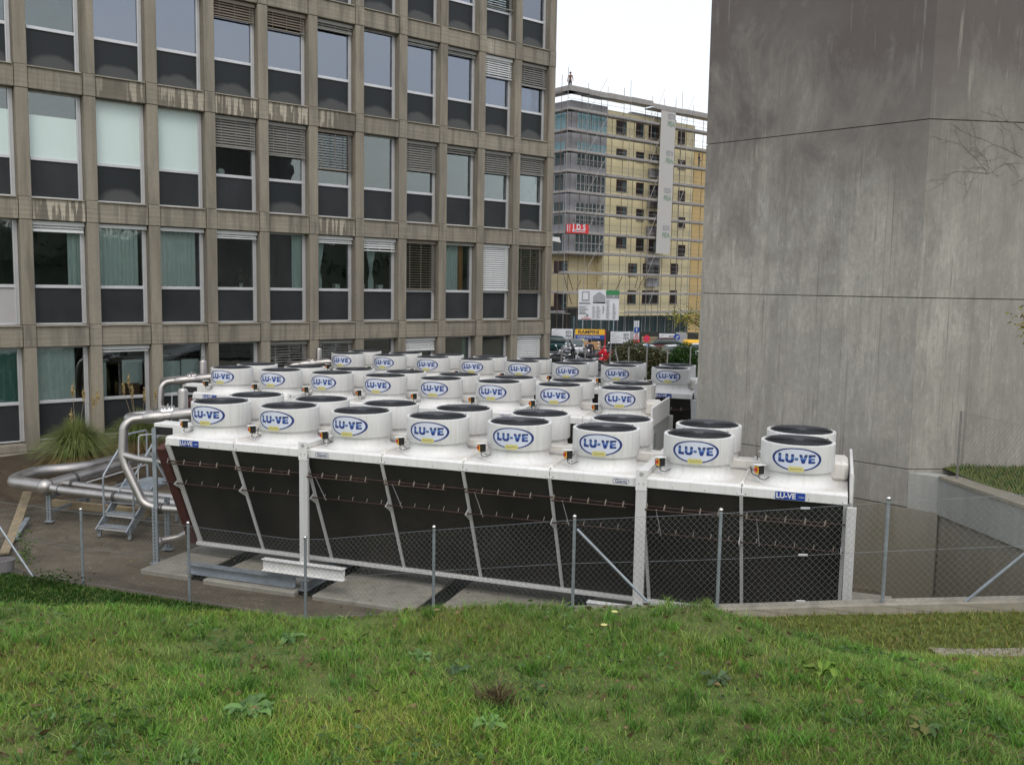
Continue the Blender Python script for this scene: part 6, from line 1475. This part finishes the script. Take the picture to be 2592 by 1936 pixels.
def car(loc, rz, label, paint, van=False):
    g = thing('parked_car', label, 'car', loc, rz, 'cars parked along the street'); H = 1.42
    loft([(-2.1, .60, .42, .72), (-2.0, .80, .30, .90), (-1.2, .86, .24, .98), (0, .87, .24, .98), (1.0, .86, .24, .95), (1.7, .80, .26, .82), (2.05, .62, .36, .66)], 18).build('body', paint, g, True)
    loft([(-1.55, .60, .94, 1.0), (-1.15, .68, .90, 1.36), (-.4, .70, .90, H), (.35, .69, .90, 1.38), (1.05, .62, .90, .96)], 18).build('cabin', 'car_glass', g, True)
    loft([(-1.12, .58, 1.33, 1.38), (-.4, .62, 1.36, H+.025), (.32, .58, 1.34, 1.40)], 14).build('roof', paint, g, True)
    for x in (-1.3, 1.3):
        for y in (-.74, .74): wheel(g, x, y, .31, .2)
    for y in (-.55, .55): MB().sphere((1.98, y, .62), .10, 10, 6).build('headlight', 'sign_white', g, True); MB().sphere((-2.02, y, .66), .09, 10, 6).build('tail_light', 'sign_red', g, True)
    return g
car(at(1412, 74), R(5), 'dark green car in front of the left EDI FEA banner', 'car_green')
car(at(1452, 70), R(90), 'grey car parked end-on behind the windshield scooter', 'car_grey')
car(at(1697, 63), R(185), 'white car just left of the round clipped shrub', 'car_white')
car(at(1697, 74), R(2), 'dark maroon car in front of the right EDI FEA banner', 'car_maroon')
car(at(1612, 63), R(180), 'white car mostly hidden by the hedge', 'car_white')
car(at(1762, 66), R(175), 'white car partly hidden by the clipped shrub and the tower', 'car_white')
m_ = MB(); c = at(1757, 68); m_.bbox((c[0]-.7, 67.4, c[2]), (c[0]+.7, 69, c[2]+1.55), .12); tag(m_.build('site_container', 'sign_yellow'), 'small yellow site container between the clipped shrub and the tower', 'container')
for (px, py, lb) in ((1612, 875, 'light blue disc-shaped object below the warning triangle'), (1640, 874, 'light blue object below the round red sign')):
    c = gy(px, py, 60); g = thing('blue_object', lb, 'object', (c.x, 60, 0)); MB().tube([(0, 0, .3), (0, 0, c.z)], .03, 6).build('post', 'galvanised', g)
    m_ = MB(); m_.lathe([(.001, .05), (.10, .05), (.20, .0), (.21, -.05), (.12, -.10), (.001, -.1)], 16, (0, 0, c.z)); m_.build('disc', 'light_blue', g, True); MB().sphere((.03, -.16, c.z), .07, 10, 6).build('dark_centre', 'black', g, True)
# low rail along the parking
rl = thing('parking_rail', 'low pale metal rail running behind the parked motorbikes', 'rail', (0, 0, 0))
a, b = gy(1385, 897, 57), gy(1640, 900, 57); MB().tube([a, b], .05, 8).build('rail', 'car_white', rl)
for i in range(7): p = a.lerp(b, i/6); MB().tube([(p.x, p.y, gnd(57)-.02), (p.x, p.y, p.z)], .035, 6).build('post', 'galvanised', rl)
# ================================================================== PLANTING BEHIND THE YARD
bf = thing('yard_back_fence', 'thin wire fence with slim posts behind the farthest cooler, in front of the hedge', 'fence', (0, 0, 0))
bp = []
for px in (1420, 1480, 1543, 1590, 1636, 1688, 1746, 1800):
    p = gy(px, 940, 36.); zt_ = gy(px, 878, 36.).z; MB().tube([(p.x, 36, .1), (p.x, 36, zt_)], .028, 8).build('post', 'scaffold_tube', bf, True); bp.append((p.x, zt_))
m_ = MB()
for f in (.25, .6, 1.): m_.tube([(x, 36, .25+(z-.25)*f) for x, z in bp], .004, 4)
m_.build('wire', 'scaffold_tube', bf)
MB().tube([(bp[1][0]+1.15, 35.9, bp[1][1]-.1), (bp[1][0]+1.75, 35.6, .2)], .025, 8).build('brace', 'scaffold_tube', bf)
def bush(name, c, rx, ry, rz_, n, size, cols, label, cat, group=None, shell=.55, lump=5):
    d = NR.normal(size=(n, 3)); d /= np.linalg.norm(d, axis=1)[:, None]; k = shell+(1-shell)*NR.random(n)**.5
    bl = NR.normal(size=(lump*4, 3)); bl /= np.linalg.norm(bl, axis=1)[:, None]
    lob = 1+.18*np.max(d@bl.T, axis=1)-.22*(NR.random(n)**3)
    P = d*(k*lob)[:, None]*np.array([rx, ry, rz_])+np.array(c); V, F, T = leaves(P, size, cols)
    g = thing(name, label, cat, (c[0], c[1], c[2]-rz_), 0, group); V = V-np.array([c[0], c[1], c[2]-rz_])
    tri_cloud('crown', V, F, T, 'leaf', g); m_ = MB()
    for i in range(5): a = i*1.26; m_.tube([(.06*math.cos(a), .06*math.sin(a), -.1), (rx*.25*math.cos(a), ry*.25*math.sin(a), rz_*.8), (rx*.5*math.cos(a), ry*.5*math.sin(a), rz_*1.3)], [.05, .035, .015], 6)
    m_.build('trunk', 'bark', g); return g
OL = [(.06, .08, .035), (.085, .10, .045), (.10, .10, .045), (.045, .06, .03), (.13, .09, .04), (.22, .23, .14)]
hx = [(1576, 1.0, 'leftmost bush of the straggly hedge, beside the red scooter'), (1600, 1.12, 'second bush of the straggly hedge, right of the red scooter'), (1628, 1.05, 'middle bush of the straggly hedge below the warning triangle'), (1657, 1.0, 'fourth bush of the straggly hedge below the round red sign'), (1686, .9, 'last bush of the straggly hedge, next to the round clipped shrub')]
for px, hh, lb in hx: c = gy(px, 915, 40.5); bush('hedge_bush', (c.x, 40.5+rnd.uniform(-.4, .4), .3+hh), .74, .7, hh*1.03, 5200, .06, OL, lb, 'bush', 'straggly olive-green hedge')
c = gy(1733, 915, 39.); bush('clipped_shrub', (c.x, 39, gy(1733, 920, 39).z), .62, .6, .78, 9000, .045, [(.035, .085, .016), (.045, .10, .02), (.025, .06, .012)], 'round clipped bright green shrub beside the tower edge', 'shrub', None, .35, 3)
def tree(name, base, h, crown_c, crown_r, n, size, cols, label, limbs=9):
    g = thing(name, label, 'tree', base); B = Vector(base); m_ = MB(); cc = Vector(crown_c)-B
    m_.tube([(0, 0, -.1), (cc.x*.2, cc.y*.2, h*.35), (cc.x*.6, cc.y*.6, h*.62), tuple(cc*.95)], [.10, .08, .06, .03], 8); P = []
    for i in range(limbs):
        t_ = rnd.uniform(.4, .9); s0 = cc*t_; d = Vector((rnd.uniform(-1, 1), rnd.uniform(-1, 1), rnd.uniform(-.2, .8))).normalized()*crown_r*rnd.uniform(.6, 1.15); e = cc+d*.95
        m_.tube([s0, s0.lerp(e, .5)+Vector((0, 0, .1)), e], [.035, .02, .008], 6)
        for k in range(n//limbs):
            u = rnd.random()**.6; P.append(tuple(s0.lerp(e, .3+.75*u)+Vector((rnd.gauss(0, 1), rnd.gauss(0, 1), rnd.gauss(0, 1)))*crown_r*.16))
    m_.build('trunk', 'bark', g, True); V, F, T = leaves(np.array(P), size, cols); tri_cloud('crown', V, F, T, 'leaf', g); return g
YL = [(.26, .24, .04), (.20, .21, .04), (.30, .25, .05), (.13, .16, .03)]
c = gy(1768, 790, 58); tree('young_tree', (c.x+.6, 58, .3), 5.5, (c.x+.3, 58, c.z), 1.9, 1500, .09, YL, 'young tree with yellowing leaves half hidden behind the tower edge', 14)
c = gy(2625, 835, 13.4); tree('small_tree', (8.35, 13.4, 2.0), 2.6, (c.x+.25, 13.4, c.z-.05), .55, 900, .035, [(.22, .20, .03), (.15, .16, .03), (.28, .2, .04)], 'small yellow-leaved tree cut by the right edge of the picture', 12)
# wooded slope beyond the lawn, seen only mirrored in the windows
V = []; F = []; na = 60; prof = [(-8, 0.), (-3, .55), (1, .9), (6, 1.), (14, .8)]
for i in range(na+1):
    a = R(60)+R(150)*i/na; hgt = 8.9+.7*math.sin(i*.9)+.5*math.sin(i*2.3+1)+.4*math.sin(i*4.1)
    for d_, f_ in prof: rr = 62+d_; V.append((rr*math.sin(a), rr*math.cos(a), 1.5+hgt*f_))
for i in range(na):
    for j in range(4): q = i*5+j; F.append((q, q+1, q+6, q+5))
me = bpy.data.meshes.new('woodland'); me.from_pydata(V, [], F)
Vn = np.array(V); C = Vn[NR.integers(0, len(Vn), 26000)]+NR.normal(0, .8, (26000, 3)); C[:, 2] = np.maximum(C[:, 2], 1.5)
Vl, Fl, Tl = leaves(C, .26, [(.03, .05, .015), (.045, .07, .02), (.02, .035, .012)])
tri = []
for f in F: tri += [(f[0], f[1], f[2]), (f[0], f[2], f[3])]
kind(tri_cloud('woodland', np.concatenate([Vn, Vl]), np.concatenate([np.array(tri), Fl+len(Vn)]), np.concatenate([np.tile([.02, .032, .012], (len(Vn), 1)), Tl]), 'leaf'), 'stuff', 'dark wooded slope behind the lawn, mirrored in the windows', 'woodland')
